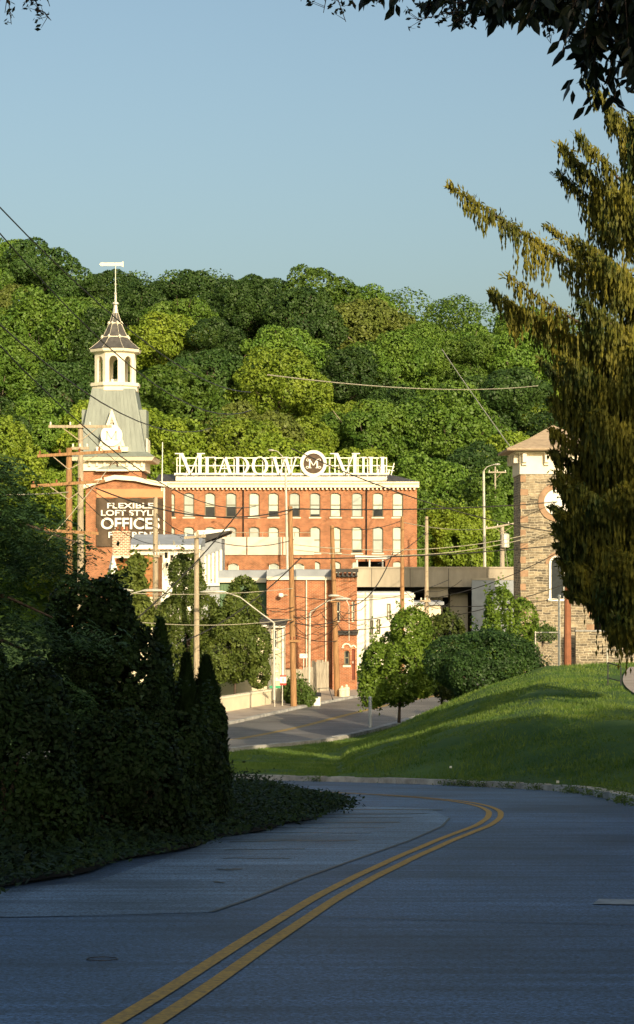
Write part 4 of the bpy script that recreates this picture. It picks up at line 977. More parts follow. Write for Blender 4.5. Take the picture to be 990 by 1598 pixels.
# left side, all in the shade of the trees behind the camera
def spray_tree(root, name, centers, rng, m, L=.55, leaf=.10, droop=.5, pairs=9, aspect=.36):
    """pinnate drooping sprays"""
    n = len(centers); a = rng.uniform(0,2*PI,n); d = np.stack([np.cos(a),np.sin(a),rng.uniform(-.5,.35,n)],1); d = nrm(d)
    Vs = []; s_ = nrm(np.cross(d, [0,0,1.])); Ls = L*rng.uniform(.6,1.3,n)
    for k in range(pairs):
        t = (k+1)/pairs; pos = centers+d*(Ls*t)[:,None]+np.array([0,0,-1.])*(droop*Ls*t*t)[:,None]
        for sg in (-1,1):
            ax_ = nrm(s_*sg+d*.45+np.array([0,0,-.35])+rng.normal(size=(n,3))*.15); l = leaf*rng.uniform(.7,1.2,n)*(1.1-.5*t)
            b = nrm(np.cross(ax_, d+rng.normal(size=(n,3))*.3)); b = nrm(np.cross(b, ax_)) if k%2 else nrm(np.cross(ax_, np.cross(d,ax_)))
            l = l[:,None]; Vs.append(np.stack([pos, pos+ax_*l*.5+b*l*aspect*.5, pos+ax_*l, pos+ax_*l*.5-b*l*aspect*.5],1))
    return np_quads(name, np.vstack(Vs), m, root)
rng = np.random.default_rng(31)
# drooping leafy tree at the left edge
bx_ = -5.4; bz_ = h1(-5.4,29)-.1
r = thing('walnut_tree', (bx_,29,bz_), 'dark leafy tree with drooping compound leaves filling the left edge', 'tree')
cent = []
for k in range(120):
    z = rng.uniform(bz_+.6, 1.7); a = rng.uniform(0,2*PI)
    reach = np.interp(z,[-5,-2.2,-.9,.4,1.1,1.9],[3.4,3.2,2.7,2.3,1.3,.6])*rng.uniform(.55,1.0)
    n = 50; u = rng.uniform(.1,1,n)**.6; c_ = np.stack([bx_+math.cos(a)*reach*u, 29+math.sin(a)*reach*u, z+.35*u-.55*u*u],1)+rng.normal(size=(n,3))*np.array([.22,.28,.12]); cent.append(c_)
cent = np.vstack(cent); spray_tree(r, 'crown', cent, rng, LM['frond'], .42, .10)
t = MB(); t.tube([(bx_,29,bz_-.4),(bx_+.1,29,-1),(bx_,29.1,1.6)], .16, 8, .04)
for k in range(12):
    a = k*2.4; z0 = bz_+1+k*.35; t.tube([(bx_,29,z0),(bx_+1.1*math.cos(a),29+1.1*math.sin(a),z0+.4),(bx_+2.0*math.cos(a),29+2.0*math.sin(a),z0+.1)], .05, 5, .012)
t.build('trunk', M['bark'], r)
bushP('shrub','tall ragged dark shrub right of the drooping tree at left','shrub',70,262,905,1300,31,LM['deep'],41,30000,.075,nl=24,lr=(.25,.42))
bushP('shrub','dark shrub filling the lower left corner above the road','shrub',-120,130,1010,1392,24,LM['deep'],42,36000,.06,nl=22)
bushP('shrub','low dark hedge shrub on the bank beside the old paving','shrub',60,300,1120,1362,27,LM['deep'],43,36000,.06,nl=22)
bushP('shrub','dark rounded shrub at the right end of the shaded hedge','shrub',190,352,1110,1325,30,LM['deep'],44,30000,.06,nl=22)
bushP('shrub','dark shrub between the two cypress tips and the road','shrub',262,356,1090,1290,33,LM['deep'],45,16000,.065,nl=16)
def cypress(label, px, ptop, pbase, wpx, d, seed):
    rng = np.random.default_rng(seed); x, z0 = PX(px,d), PZ(pbase,d); Hh = (pbase-ptop)*d/F; R = wpx/2*d/F; n = 16000
    r = thing('cypress', (x,d,z0), label, 'tree')
    u = rng.uniform(0,1,n)**.8; a = rng.uniform(0,2*PI,n); prof = np.interp(u,[0,.15,.5,.8,1],[.8,1,.85,.5,.04])*(1+.10*np.sin(a*5+u*20)+.08*np.sin(u*40+a*2))
    rad = R*prof*rng.uniform(.75,1.05,n); p = np.stack([x+rad*np.cos(a), d+rad*np.sin(a), z0+u*Hh],1)
    out = np.stack([np.cos(a),np.sin(a),.2+0*a],1); up = nrm(out*.35+np.array([0,0,1.])+rng.normal(size=(n,3))*.25); b = nrm(np.cross(up,out)); s = (.10*rng.uniform(.6,1.4,n))[:,None]
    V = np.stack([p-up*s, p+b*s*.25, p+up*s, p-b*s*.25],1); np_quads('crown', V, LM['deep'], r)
    MB().tube([(x,d,z0-.3),(x,d,z0+Hh*.9)], .08, 6, .02).build('trunk', M['bark'], r)
cypress('slim dark cypress pointing up in front of the pale pole base, taller of the trio', 251, 972, 1290, 60, 34, 51)
cypress('dark cypress right of the tallest one, before the ivy trees', 291, 1026, 1300, 48, 33, 52)
cypress('broad dark cypress at the right end of the shaded group', 322, 1030, 1300, 74, 34, 53)
# low ground cover along the bed, its dark leaves in place of shadow
rng = np.random.default_rng(60); vs = []; n = 70000
ii = rng.integers(i0+12, i1-6, n); w_ = -ROAD[ii,3]+.12-np.abs(rng.normal(size=n))*1.4
x = ROAD[ii,0]+RN[ii,0]*w_+rng.normal(size=n)*.2; y = ROAD[ii,1]+RN[ii,1]*w_+rng.normal(size=n)*.2
z = np.maximum(H(x,y),Rz(y))+.14+np.abs(rng.normal(size=n))*.12*np.clip((-w_-3)/1.,.3,2)
V = leaves(rng, np.stack([x,y,z],1), np.tile([0,-.3,1.],(n,1)), .09, .5); tag(np_quads('shadow_ground_cover', V, LM['deep']), kind='stuff')

# grass blades on the lawn
rng = np.random.default_rng(61); n = 330000
y = 40+75*rng.uniform(0,1,n)**1.15; x = rng.uniform(-14,19,n); Dd, rt = road_dist(x, y); keep = (Dd > .46)&(x/y*F+495 > 300)&(x/y*F+495 < 1090)&((rt)|(y > 58))
keep &= ~((y > 70)&(y < 82.6)&(x > y*(972-495)/F+.45*((y-77)/7)**2-.1)); keep &= ~((~rt)&(y<60))
x = x[keep]; y = y[keep]; n = len(x); hgt = rng.uniform(.05,.13,n)*(1+.5*np.sin(x*.9)*np.sin(y*.5)); z = H(x,y)
lean = rng.normal(size=(n,2))*.45; a = rng.uniform(0,PI,n); wv = np.stack([np.cos(a),np.sin(a)*.3,0*a],1)*.014
p = np.stack([x,y,z-.01],1); tip = p+np.stack([lean[:,0]*hgt,lean[:,1]*hgt,hgt],1)
V = np.stack([p-wv*1.3,p+wv*1.3,tip],1)
GM = leaf_mat('grass_blade', (.04,.105,.012), (.15,.21,.03), .8, trans=.35); tag(np_quads('grass', V, GM, k=3), kind='stuff')
# weeds along the kerb
wd = [(420,.0),(0,0)]
rng = np.random.default_rng(62); Vs = []
for k in range(34):
    i = rng.integers(int(np.argmin(np.hypot(ROAD[:,0]-3.3,ROAD[:,1]-38)))-6, int(np.argmin(np.hypot(ROAD[:,0]+5.2,ROAD[:,1]-56)))); o_ = ROAD[i,2]+rng.uniform(-.12,.1) if k%2 else ROAD[i,2]+.45
    x, y = ROAD[i,0]+RN[i,0]*o_, ROAD[i,1]+RN[i,1]*o_; n = 160; p = np.stack([x+rng.normal(size=n)*.16, y+rng.normal(size=n)*.16, float(Rz(y))+.02+np.abs(rng.normal(size=n))*.09],1)
    Vs.append(leaves(rng, p, np.tile([0,-.4,1.],(n,1)), .08, .4))
tag(np_quads('weeds', np.vstack(Vs), LM['weed']), kind='stuff')

# ------------------------------------------------------------------ the big weeping spruce
d = 48.; sxx = PX(1108,d); bz = h1(sxx,d)-.2
spr = thing('spruce', (sxx,d,bz), 'huge weeping spruce with long sunlit upper boughs at the right edge', 'tree')
rng = np.random.default_rng(70)
MB().tube([(sxx,d,bz-.4),(sxx+.05,d,3),(sxx,d,15)], .42, 10, .10).build('trunk', M['bark'], spr)
SV = []; SL = MB()
def bough(base, tip, sag, curtain, n, wid=.5, spikes=True):
    base = np.array(base); tip = np.array(tip); mid = (base+tip)/2+np.array([0,0,-sag])
    t = np.linspace(0,1,14)[:,None]; axis = (1-t)**2*base+2*t*(1-t)*mid+t*t*tip
    SL.tube(axis.tolist(), .07, 5, .012)
    L = np.linalg.norm(tip-base); dirh = (tip-base)/L; side = np.array([dirh[1],-dirh[0],0]); side /= np.linalg.norm(side)+1e-9
    u = rng.uniform(.08,1,n)**.8; off_ = rng.normal(size=n)*wid*(1-u*.75)
    p = ((1-u)**2)[:,None]*base+(2*u*(1-u))[:,None]*mid+(u*u)[:,None]*tip+side*off_[:,None]; p[:,2] -= np.abs(off_)*.25
    # strand length: long in the middle of the bough, short at the tip; groups of strands are of similar length
    ln = curtain*np.interp(u,[0,.3,.7,.93,1],[.8,1,.85,.35,.12])*(.75+.35*np.sin(u*L*4.1+base[2])+.2*np.sin(u*L*11))*rng.uniform(.35,1.1,n)
    ln = np.maximum(ln,.08); seg = .13; K = int(curtain*1.5/seg)+1
    for k in range(K):
        m_ = ln > k*seg
        if not m_.any(): break
        q = p[m_].copy(); q[:,2] -= k*seg; q[:,:2] += rng.normal(size=(m_.sum(),2))*.02
        nn = len(q)
        for c_ in range(2):
            a = rng.uniform(0,PI,nn); b = np.stack([np.cos(a),np.sin(a),0*a],1)*(.026*rng.uniform(.7,1.4,nn))[:,None]
            h_ = np.array([0,0,.085]); SV.append(np.stack([q+h_, q+b, q-h_*1.1, q-b],1))
    # short upward and outward twigs along the top of the bough
    ns = int(n*1.3); u = rng.uniform(.1,1,ns)**.7; q = ((1-u)**2)[:,None]*base+(2*u*(1-u))[:,None]*mid+(u*u)[:,None]*tip+rng.normal(size=(ns,3))*np.array([.10,.10,.05])*(1.3-u)[:,None]*2
    dd = nrm(dirh*.7+rng.normal(size=(ns,3))*.55+np.array([0,0,.28])); l = (rng.uniform(.07,.2,ns))[:,None]; b = nrm(np.cross(dd, rng.normal(size=(ns,3))))*.022
    SV.append(np.stack([q, q+dd*l*.5+b, q+dd*l, q+dd*l*.5-b],1))
def B(px, py, bpy_, sag, cur, n, dy=0, wid=.5, bpx=1108): bough((sxx,d,PZ(bpy_,d)), tuple(P(px,py,d+dy)), sag, cur, n, wid)
for a in [(700,288,520,.35,1.25,420,-1.6,.28),(852,352,500,.3,1.0,260,-1.0,.3),(766,456,610,.45,1.7,620,-1.2,.5),(790,430,600,.4,1.3,260,-2.2,.4),(872,222,420,.5,1.6,420,-.8,.4),(900,210,400,.3,1.1,340,-1.5,.4),
          (916,122,330,.5,1.5,420,-.6,.35),(868,268,430,.3,1.5,300,-.2,.4),(898,372,500,.3,1.3,340,-2,.6),(843,560,760,.5,1.3,320,-1.6,.4),(930,400,520,.3,1.6,400,-2.4,.7),(905,470,600,.2,1.8,500,-2.6,.8),
          (860,620,760,.3,1.6,420,-1.2,.6),(858,668,800,.3,1.7,420,-1.0,.5),(868,735,860,.2,1.4,420,-1.0,.5),(872,800,930,.1,1.3,420,-1.2,.6),(866,835,950,.1,1.0,300,-.6,.4),(890,880,980,.1,1.2,420,-1.2,.6),(905,930,990,.05,1.0,420,-1.0,.7),
          (935,900,990,.05,1.3,420,-2.2,.8),(955,960,1000,.0,.8,300,-2.6,.8),(900,760,880,.2,1.8,420,-2.4,.8),(930,640,760,.3,2.2,500,-3,.9),(885,560,700,.3,2.2,500,-2.4,.9),(960,300,430,.3,1.8,400,-2.2,.7),(985,180,330,.3,1.8,400,-1.8,.6),(985,540,660,.3,2.0,500,-3.4,.9),(970,760,860,.2,2.0,500,-3.2,.9),(960,860,940,.1,1.8,500,-3.0,.9),(862,705,820,.3,1.6,700,-.4,.7),(876,768,880,.2,1.5,700,-.2,.7),(868,850,950,.1,1.1,700,-.2,.7),(880,900,990,.1,.9,600,-.4,.7),(866,640,740,.3,1.9,700,.3,.8),(880,810,920,.2,1.6,700,.4,.8),(892,860,960,.2,1.6,800,.6,.9),(910,720,800,.2,2.2,900,-.8,.9),(915,800,880,.2,2.0,900,-.8,.9),(925,880,960,.1,1.5,900,-.8,.9),(915,630,720,.2,2.3,900,-.8,.9),(960,930,990,.1,.9,700,-.5,.9),(860,790,900,.2,1.3,800,-.1,.7),(864,750,860,.2,1.6,800,.5,.8),(872,875,960,.1,1.0,800,.2,.7),(866,820,920,.1,1.4,800,.9,.8),(884,925,1000,.05,.7,700,.1,.6),(935,950,1000,.05,.8,700,.2,.8)]: B(*a)
for k in range(66):
    z = bz+4.9+k*.17+rng.uniform(-.1,.1); a = k*2.399; hgt = (z-bz)/16.5; L = (4.4*(1-hgt)**.7+.5)*rng.uniform(.8,1.1)
    if math.cos(a) < -.55: L *= .8
    if hgt > .5 and math.cos(a) < .1: L *= .5
    bough((sxx,d,z), (sxx+math.cos(a)*L, d+math.sin(a)*L, z+.3+rng.uniform(-.3,.5)-.6*(1-hgt)), .5, 1.2 if k < 14 else 1.7, 330, .8)
SL.build('limbs', M['bark'], spr); np_quads('crown', np.vstack(SV), LM['spruce'], spr)
bushP('tree','dark shaded tree mass standing behind the spruce at the right edge','tree',905,1180,560,1010,62,LM['deep'],71,40000,.16,trunk=1.2,nl=24)

# ------------------------------------------------------------------ overhanging branches of the tree the camera stands under
ov = thing('overhanging_tree', (4.6,7.5,h1(4.6,7.5)), 'dark broad-leaved branches hanging in from the top right of the view', 'tree')
rng = np.random.default_rng(80); d = 9.
tb = MB(); tb.tube([(4.6,7.5,h1(4.6,7.5)-.3),(4.5,7.6,1.5),(4.2,7.8,3.6),(3.9,8,6)], .26, 10, .16); tb.build('trunk', M['bark'], ov)
lb = MB(); lb.tube([(4.3,7.7,2.9),tuple(P(1500,-160,d)),tuple(P(1150,-170,d)),tuple(P(900,-140,d)),tuple(P(640,-110,d)),tuple(P(300,-100,d)),tuple(P(-60,-90,d))], .09, 7, .015)
pts = []
def twig(pl, r=.006, nl=0, sp=8):
    q = [tuple(P(a,b,d+c)) for a,b,c in pl]; lb.tube(q, r, 5, r*.4)
    Q_ = [Vector(v) for v in q]
    for k in range(nl):
        i = rng.integers(0,len(Q_)-1); t = rng.uniform(); pts.append(Q_[i].lerp(Q_[i+1],t)+Vector(rng.normal(size=3)*sp*.003))
for k in range(44):
    x0 = rng.uniform(720,1060); dep = np.interp(x0,[720,800,880,930,1060],[8,22,40,120,170]); yb_ = dep*rng.uniform(.45,1.0)
    x1 = x0+rng.uniform(-40,30); twig([(x0+40,-110,rng.uniform(-.3,.3)),(x0+10,-40,rng.uniform(-.3,.3)),(x1,yb_,rng.uniform(-.35,.35))], .006, 34)
for k in range(20):
    x0 = rng.uniform(900,1060); twig([(x0+30,-100,0),(x0+10,20,rng.uniform(-.3,.3)),(x0-12,rng.uniform(70,160),rng.uniform(-.35,.35))], .006, 44)
for k in range(5): twig([(560+k*22,-100,0),(566+k*18,-30,0),(575+k*12,rng.uniform(0,10),0)], .005, 8, 4)
for x0 in (668,682,690): twig([(x0+20,-90,0),(x0+10,-30,0),(x0,rng.uniform(6,14),0)], .005, 7, 4)
pts = np.array([tuple(p) for p in pts]); n = len(pts)
dd = nrm(rng.normal(size=(n,3))*np.array([.55,.5,.3])+np.array([-.1,0,-.85])); b = nrm(np.cross(dd, rng.normal(size=(n,3)))); l = rng.uniform(.055,.12,n)[:,None]
w1 = b*l*.19; mid1 = pts+dd*l*.35; mid2 = pts+dd*l*.7; bend = np.cross(dd,b)*l*.06
V = np.stack([pts, mid1+w1+bend, mid2+w1*.75, pts+dd*l],1); V2 = np.stack([pts, pts+dd*l, mid2-w1*.75, mid1-w1+bend],1)
np_quads('leaves', np.vstack([V,V2]), LM['black'], ov)
# fine bare twigs with small buds
bud = []
def fine(x0, y0, x1, y1, n):
    a = P(x0,y0,d); b_ = P(x1,y1,d); lb.tube([a,a.lerp(b_,.5)+Vector((0,0,.012)),b_], .0035, 4, .0015)
    for k in range(n):
        t = rng.uniform(.1,1); p = a.lerp(b_,t); q = p+Vector((rng.uniform(-.06,.02),rng.uniform(-.05,.05),rng.uniform(-.045,.05))); lb.tube([p,q], .0018, 3, .001); bud.append(tuple(q))
fine(740,-60,752,15,6); fine(752,15,650,32,18); fine(745,5,662,10,14); fine(735,20,700,42,8); fine(752,20,730,40,5)
fine(540,-60,552,10,10); fine(500,-70,540,34,16); fine(480,-60,470,2,8); fine(520,-50,505,20,8); fine(560,-50,600,12,8); fine(845,-20,860,68,10); fine(905,40,915,120,10)
fine(20,-60,8,20,8); fine(40,-60,60,15,12); fine(60,15,80,32,8); fine(8,-40,18,38,8); fine(60,-40,78,10,5)
bud = np.array(bud); n = len(bud)*3; bb = np.repeat(bud,3,0)+rng.normal(size=(n,3))*.008
tag(np_quads('buds', leaves(rng, bb, rng.normal(size=(n,3)), .03, .5), LM['black'], ov), kind='stuff')
lb.build('branches', M['bark'], ov)

# trees behind the camera: they shade the road, as in the photograph
rr = random.Random(90)
for k, (x,y,s) in enumerate([(-8,-20,1.55),(3,-22,1.6),(14,-22,1.62),(25,-22,1.7),(-18,-18,1.4),(12,-36,1.7),(-2,-36,1.6),(22,-36,1.8),(31,-31,2.35),(37,-35,2.55),(42,-29,2.12),(51,-35,2.0),(59,-30,2.3),(66,-36,2.4),(34,-24,1.9)]):
    add_tree(x,y,h1(x,y)-.3,s,k%9,LM['mid'],rr.uniform(0,6),'tall shade tree outside the view behind the viewer','shade trees behind the viewer','shade_tree',sz_=1.06 if s > 2.1 else 1)

# ------------------------------------------------------------------ poles, lamps
def bolts(mb, x, y, z): pass
def upole(label, px, pbase, ptop, d, arms=(), m=M['wood'], r0=.16, lean=0, can=None, base_z=None, name='utility_pole', group='wooden utility poles'):
    x = PX(px,d); z0 = PZ(pbase,d) if base_z is None else base_z; z1 = PZ(ptop,d); r = thing(name, (x,d,z0), label, 'utility pole', group)
    MB().tube([(x,d,z0-.4),(x+lean*.5,d,(z0+z1)/2),(x+lean,d,z1)], r0, 10, r0*.68).build('pole', m, r)
    for (py, a, b, tilt) in arms:
        za = PZ(py,d); xa, xb = PX(a,d), PX(b,d); ar = MB().beam((xa,d-.2,za-tilt),(xb,d-.2,za+tilt),.12,.14).build('crossarm', m, r)
        br = MB(); xc = x+lean*.9
        for e in (xa,xb):
            if abs(e-xc) > .8: br.beam((xc+(e-xc)*.55,d-.2,za-.08),(xc,d-.14,za-.75),.04)
        if br.v: br.build('brace', M['woodg'], ar)
        ins = MB(); nn = max(2,int(abs(xb-xa)/.9))
        for k in range(nn+1):
            xx = xa+.1+(xb-xa-.2)*k/nn; zz = za-tilt+2*tilt*k/nn+.07; ins.lathe(xx,d-.2,[(.03,zz),(.06,zz+.05),(.035,zz+.09),(.055,zz+.13),(.02,zz+.18)],6)
        ins.build('insulators', M['ribbon'] if m is M['wood'] else M['white'], ar)
    if can:
        cx, cy_, h, rad = can; xx = PX(cx,d); zz = PZ(cy_,d); MB().lathe(xx,d-.25,[(rad*.9,zz-h/2),(rad,zz-h/2+.05),(rad,zz+h/2-.08),(rad*.8,zz+h/2),(.06,zz+h/2+.1)],10).build('transformer', M['metal'], r)
    return r
upole('reddish wooden pole rising from the far pavement right of the cream house', 459,1105,790,117,[(1000,452,468,0)],m=M['wood'],r0=.19,lean=-.22)
upole('leaning reddish wooden pole before the brick corner bay', 527,1090,820,126,[(938,516,530,0)],m=M['wood'],r0=.19,lean=-.35)
upole('wooden pole behind the green street tree, left of a twin', 628,1040,806,135,[],r0=.17)
upole('wooden pole with cable bundle, right of its twin above the street tree', 666,1030,806,140,[(938,655,672,0)],m=M['woodg'],r0=.17)
upole('pale smooth pole in front of the ivy trees', 307,1106,829,115,[(838,288,322,.05)],m=M['woodg'],r0=.19)
upole('grey wooden pole in front of the banner right edge', 243,1030,776,120,[(868,236,250,0)],m=M['woodg'],r0=.20)
upole('near yellowish pole with three crossarms left of the banner', 108,980,699,95,[(708,60,190,.12),(755,50,165,.12),(830,68,155,-.08)],m=M['wood'],r0=.20)
upole('paler pole with high crossarm just behind the three-armed pole', 126,980,662,105,[(666,77,175,0),(700,112,140,0)],m=M['woodg'],r0=.20)
upole('thick brown pole on the lawn in front of the stone wall beside the spruce', 886,1040,830,86,[],m=M['ribbon'],r0=.17,base_z=h1(PX(885,86),86))
upole('pale pole with white transformer behind the viaduct parapet', 784,905,820,189,[(820,758,812,.3)],m=M['concrete'],r0=.26,can=(788,844,1.3,.42))
upole('thin distant pole with crossarm among trees above the viaduct', 773,800,728,215,[(737,762,790,0)],m=M['concrete'],r0=.12)

def lamp(label, pts_post, arm, head, d, r0=.09, hl=.9, m=M['metal'], group='street lamps'):
    """post from pts (px,py), arm as polyline of px,py, head at its end"""
    x,z = PX(pts_post[0][0],d), PZ(pts_post[0][1],d); r = thing('street_lamp', (x,d,z), label, 'street lamp', group)
    MB().tube([tuple(P(a,b,d)) for a,b in pts_post], r0, 8, r0*.7).build('post', m, r)
    MB().tube([tuple(P(a,b,d-.15)) for a,b in arm], .04, 6, .028).build('arm', m, r)
    a = P(*arm[-1],d-.15); s = 1 if head > 0 else -1; L = abs(head); hb = MB()
    n = 8; vs = []; prof = [(0,.05,.05),(.15,.10,.09),(.45,.17,.12),(.8,.15,.10),(1,.05,.04)]; fs = []
    for t,w_,h_ in prof:
        for k in range(n): an = 2*PI*k/n; vs.append((a.x+s*L*t, a.y+w_*math.cos(an), a.z+h_*math.sin(an)*(.6 if math.sin(an) < 0 else 1)))
    for i in range(len(prof)-1):
        for k in range(n): fs.append((i*n+k,i*n+(k+1)%n,(i+1)*n+(k+1)%n,(i+1)*n+k))
    fs += [tuple(range(n-1,-1,-1)), tuple((len(prof)-1)*n+k for k in range(n))]
    hb.add(vs, fs); hb.build('lamp_head', M['metal'], r); return r
lamp('street lamp with arm rising right, standing among trees below the gabled house', [(173,1030),(173,944)], [(173,944),(190,934),(207,926),(222,922)], 1.25, 108, .13)
lamp('street lamp whose curved head sits left above the arm of its neighbour', [(108,1030),(112,944)], [(112,944),(130,938),(148,930),(165,922)], 1.4, 100, .10)
lamp('large near street lamp arm sloping up left in front of the green shed', [(428,1092),(428,972)], [(428,972),(405,955),(375,932),(352,924)], -1.4, 112, .09)
lamp('white street lamp post by the board fence with arm to the right', [(482,1103),(484,956)], [(484,956),(498,946),(512,938),(524,935)], .9, 119, .10, m=M['metal'])
lamp('small street lamp head reaching from the brick corner pole', [(545,1000),(545,945)], [(545,945),(540,934),(534,931),(530,930)], -.7, 126, .03)
lamp('tall highway lamp on the viaduct in front of the rooftop sign', [(449,905),(446,730)], [(446,730),(441,712),(433,704),(428,703)], -.5, 174, .13)
lamp('tall pale highway lamp on the viaduct right of the mill', [(757,905),(755,735)], [(755,735),(760,729),(767,726),(772,725)], .5, 174, .14)
r = thing('flagpole', P(253,752,183), 'thin bare white rod standing at the left end of the mill roof', 'pole')
MB().tube([tuple(P(253,766,181)),tuple(P(254,690,181))], .06, 6, .04).build('rod', M['white'], r)
MB().lathe(PX(253,181),181,[(.15,PZ(766,181)),(.12,PZ(762,181)),(.06,PZ(760,181))],8).build('base', M['white'], r)

# ------------------------------------------------------------------ wires
wires = [ # px,py,d, px,py,d, sag m, radius, pale, words
 (-40,282,45, 392,612,118,1.2,.035,0,'upper of two thick black cables slanting down from top left across the spire sky'),
 (-40,318,45, 392,640,118,1.8,.035,0,'lower of two thick black cables slanting down from top left past the spire'),
 (-30,480,60, 330,668,130,1.5,.035,0,'black cable sagging from the left edge across the lantern base'),
 (-30,508,60, 400,790,125,1.8,.03,0,'thin black cable from the left edge down past the tower mansard'),
 (70,700,95, 300,840,122,.8,.025,0,'thin cable from the three-armed pole down to the ivy tree pole'),
 (150,762,97, 459,794,117,.9,.045,0,'thick black cable across the banner to the reddish pole'),
 (459,794,117, 870,783,150,.25,.05,0,'straight dark cable running level across the mill upper windows'),
 (-30,772,80, 108,768,95,.05,.035,1,'pale cable entering from the left edge to the three-armed pole'),
 (418,585,117, 840,602,200,.6,.045,1,'pale cable stretched across the trees high above the mill'),
 (690,545,200, 797,698,150,.1,.05,1,'pale guy cable slanting down to the stone tower eave'),
 (455,700,125, 880,832,150,.8,.05,0,'dark cable descending right across the word MILL to the stone tower'),
 (459,850,117, 870,822,150,.9,.03,1,'upper pale cable of the bundle below the mill upper windows'),
 (459,858,117, 870,826,150,1.0,.03,1,'lower pale cable of the bundle below the mill upper windows'),
 (459,872,117, 860,852,140,.2,.045,0,'dark cable level with the viaduct parapet'),
 (307,836,115, 459,842,117,.5,.03,0,'short cable between the ivy tree pole and the reddish pole'),
 (380,790,112, 190,985,100,.4,.045,0,'thick black cable slanting down left across the fluted shed'),
 (470,870,117, 290,1000,108,.5,.045,0,'thick black cable slanting down left across the green shed'),
 (120,920,100, 459,918,117,.3,.025,1,'pale level cable at the height of the left lamp heads'),
 (140,962,100, 459,966,117,.4,.025,1,'pale level cable below the left lamp heads'),
 (130,1000,100, 243,975,120,.5,.03,0,'sagging cable bundle left of the grey pole'),
 (243,960,120, 459,966,117,.8,.03,0,'sagging cable between the grey pole and the reddish pole'),
 (243,990,120, 459,985,117,.9,.03,0,'lowest sagging cable between the grey pole and reddish pole'),
 (459,972,117, 527,968,126,.2,.04,0,'thick cable joining the two reddish street poles'),
 (527,968,126, 666,940,140,.4,.035,0,'cable from leaning pole up to the right twin pole'),
 (527,985,126, 900,905,120,.6,.03,0,'long cable rising right past the street tree toward the stone tower'),
 (666,935,140, 900,845,130,.6,.035,0,'dark cable rising from the right twin pole across the viaduct'),
 (666,945,140, 900,930,130,.3,.03,0,'cable running right below the viaduct past the tower shadow sheet'),
 (459,990,117, 527,1000,126,.2,.03,0,'low cable between the two reddish street poles'),
 (666,830,140, 590,880,120,.2,.03,0,'short cable slanting left from the top of the right twin pole'),
 (614,862,128, 545,945,126,.9,.045,0,'drooping black cable before the viaduct left of the twin poles'),
 (459,800,117, 243,785,120,.6,.025,0,'thin cable from the banner pole to the reddish pole top'),
 (527,825,126, 628,812,135,.3,.025,0,'thin cable from the leaning pole top to the left twin pole'),
 (628,815,135, 784,822,189,.4,.03,1,'thin pale cable from the left twin pole to the transformer pole'),
 (243,800,120, 307,835,115,.3,.025,0,'short thin cable between the banner pole and ivy tree pole'),
 (108,755,95, 243,850,120,.6,.025,0,'thin cable descending from middle crossarm across the banner'),
 (190,705,95, 60,860,90,.1,.02,1,'pale guy line slanting down left beside the three-armed pole'),
 (400,795,112, 600,690,190,.2,.0,0,''),
 (126,668,105, 253,755,150,.6,.025,0,'thin cable from the high crossarm down to the mill roof edge'),
 (459,930,117, 700,905,150,.8,.03,0,'sagging cable across the brick building to the viaduct pier'),
 (784,826,189, 793,885,180,.02,.03,1,'short pale guy wire right of the transformer pole'),
]
for w in wires:
    a, b = P(*w[0:3]), P(*w[3:6])
    if not w[9]: continue
    pts_ = []
    for k in range(13): t = k/12; p = a.lerp(b,t); p.z -= 4*w[6]*t*(1-t); pts_.append(tuple(p))
    o = MB().tube(pts_, w[7]*(.5 if w[2] < 60 else .8), 5, w[7]*.8).build('cable', M['wirel'] if w[8] else M['wire']); tag(o, w[9], 'cable', 'overhead cables')
# cable clutter at the two street poles
rr = random.Random(9)
for px, d, lab in ((459,117,'tangle of slack cable loops on the reddish pole by the cream house'),(527,126,'tangle of slack cable loops on the leaning reddish pole'),(666,140,'tangle of slack cable loops on the right twin pole'),(243,120,'tangle of slack cable loops on the grey banner pole')):
    mb = MB(); z0 = PZ(960 if px < 600 else 935,d)
    for k in range(9):
        x0 = PX(px,d); a = Vector((x0,d-.22,z0+rr.uniform(-.6,.6))); b = a+Vector((rr.choice((-1,1))*rr.uniform(.8,2.6),rr.uniform(-.4,.4),rr.uniform(-.7,.9)))
        mb.tube([tuple(a.lerp(b,t)-Vector((0,0,rr.uniform(.5,.9)*4*t*(1-t)*.5))) for t in (0,.2,.4,.6,.8,1)], .018, 4)
    tag(mb.build('cable_tangle', M['wire']), lab, 'cables', 'cable tangles')

# ------------------------------------------------------------------ street details
r = thing('board_fence', P(478,1085,128), 'weathered grey board fence between the brick building and the pavement', 'fence')
a = Vector((PX(440,126),126,0)); b = Vector((PX(512,132),131.5,0)); n = 26; rr = random.Random(7)
for k in range(n):
    p = a.lerp(b,(k+.5)/n); hw_ = (b-a).length/n*.46; zg = h1(p.x,p.y); dr_ = (b-a).normalized(); top = zg+1.75+rr.uniform(-.08,.1)+(.35 if k > 16 else 0)
    mb = MB(); mb.beam((p.x,p.y,zg-.1),(p.x,p.y,top),hw_*2,.04); mb.v = [(v[0],v[1],v[2]) for v in mb.v]; mb.build('board', M['fence'], r)
mb = MB(); mb.beam((a.x,a.y+.06,h1(a.x,a.y)+1.4),(b.x,b.y+.06,h1(b.x,b.y)+1.4),.06,.1); mb.beam((a.x,a.y+.06,h1(a.x,a.y)+.4),(b.x,b.y+.06,h1(b.x,b.y)+.4),.06,.1); mb.build('rail', M['fence'], r)
d = 117.5; zg = PZ(1100,d)
r = thing('street_sign', (PX(441,d),d,zg), 'white notice sign with red top and bottom bands by the cream house', 'sign')
MB().tube([(PX(441,d),d,zg-.3),(PX(441,d),d,PZ(1053,d))], .035, 6).build('post', M['metal'], r)
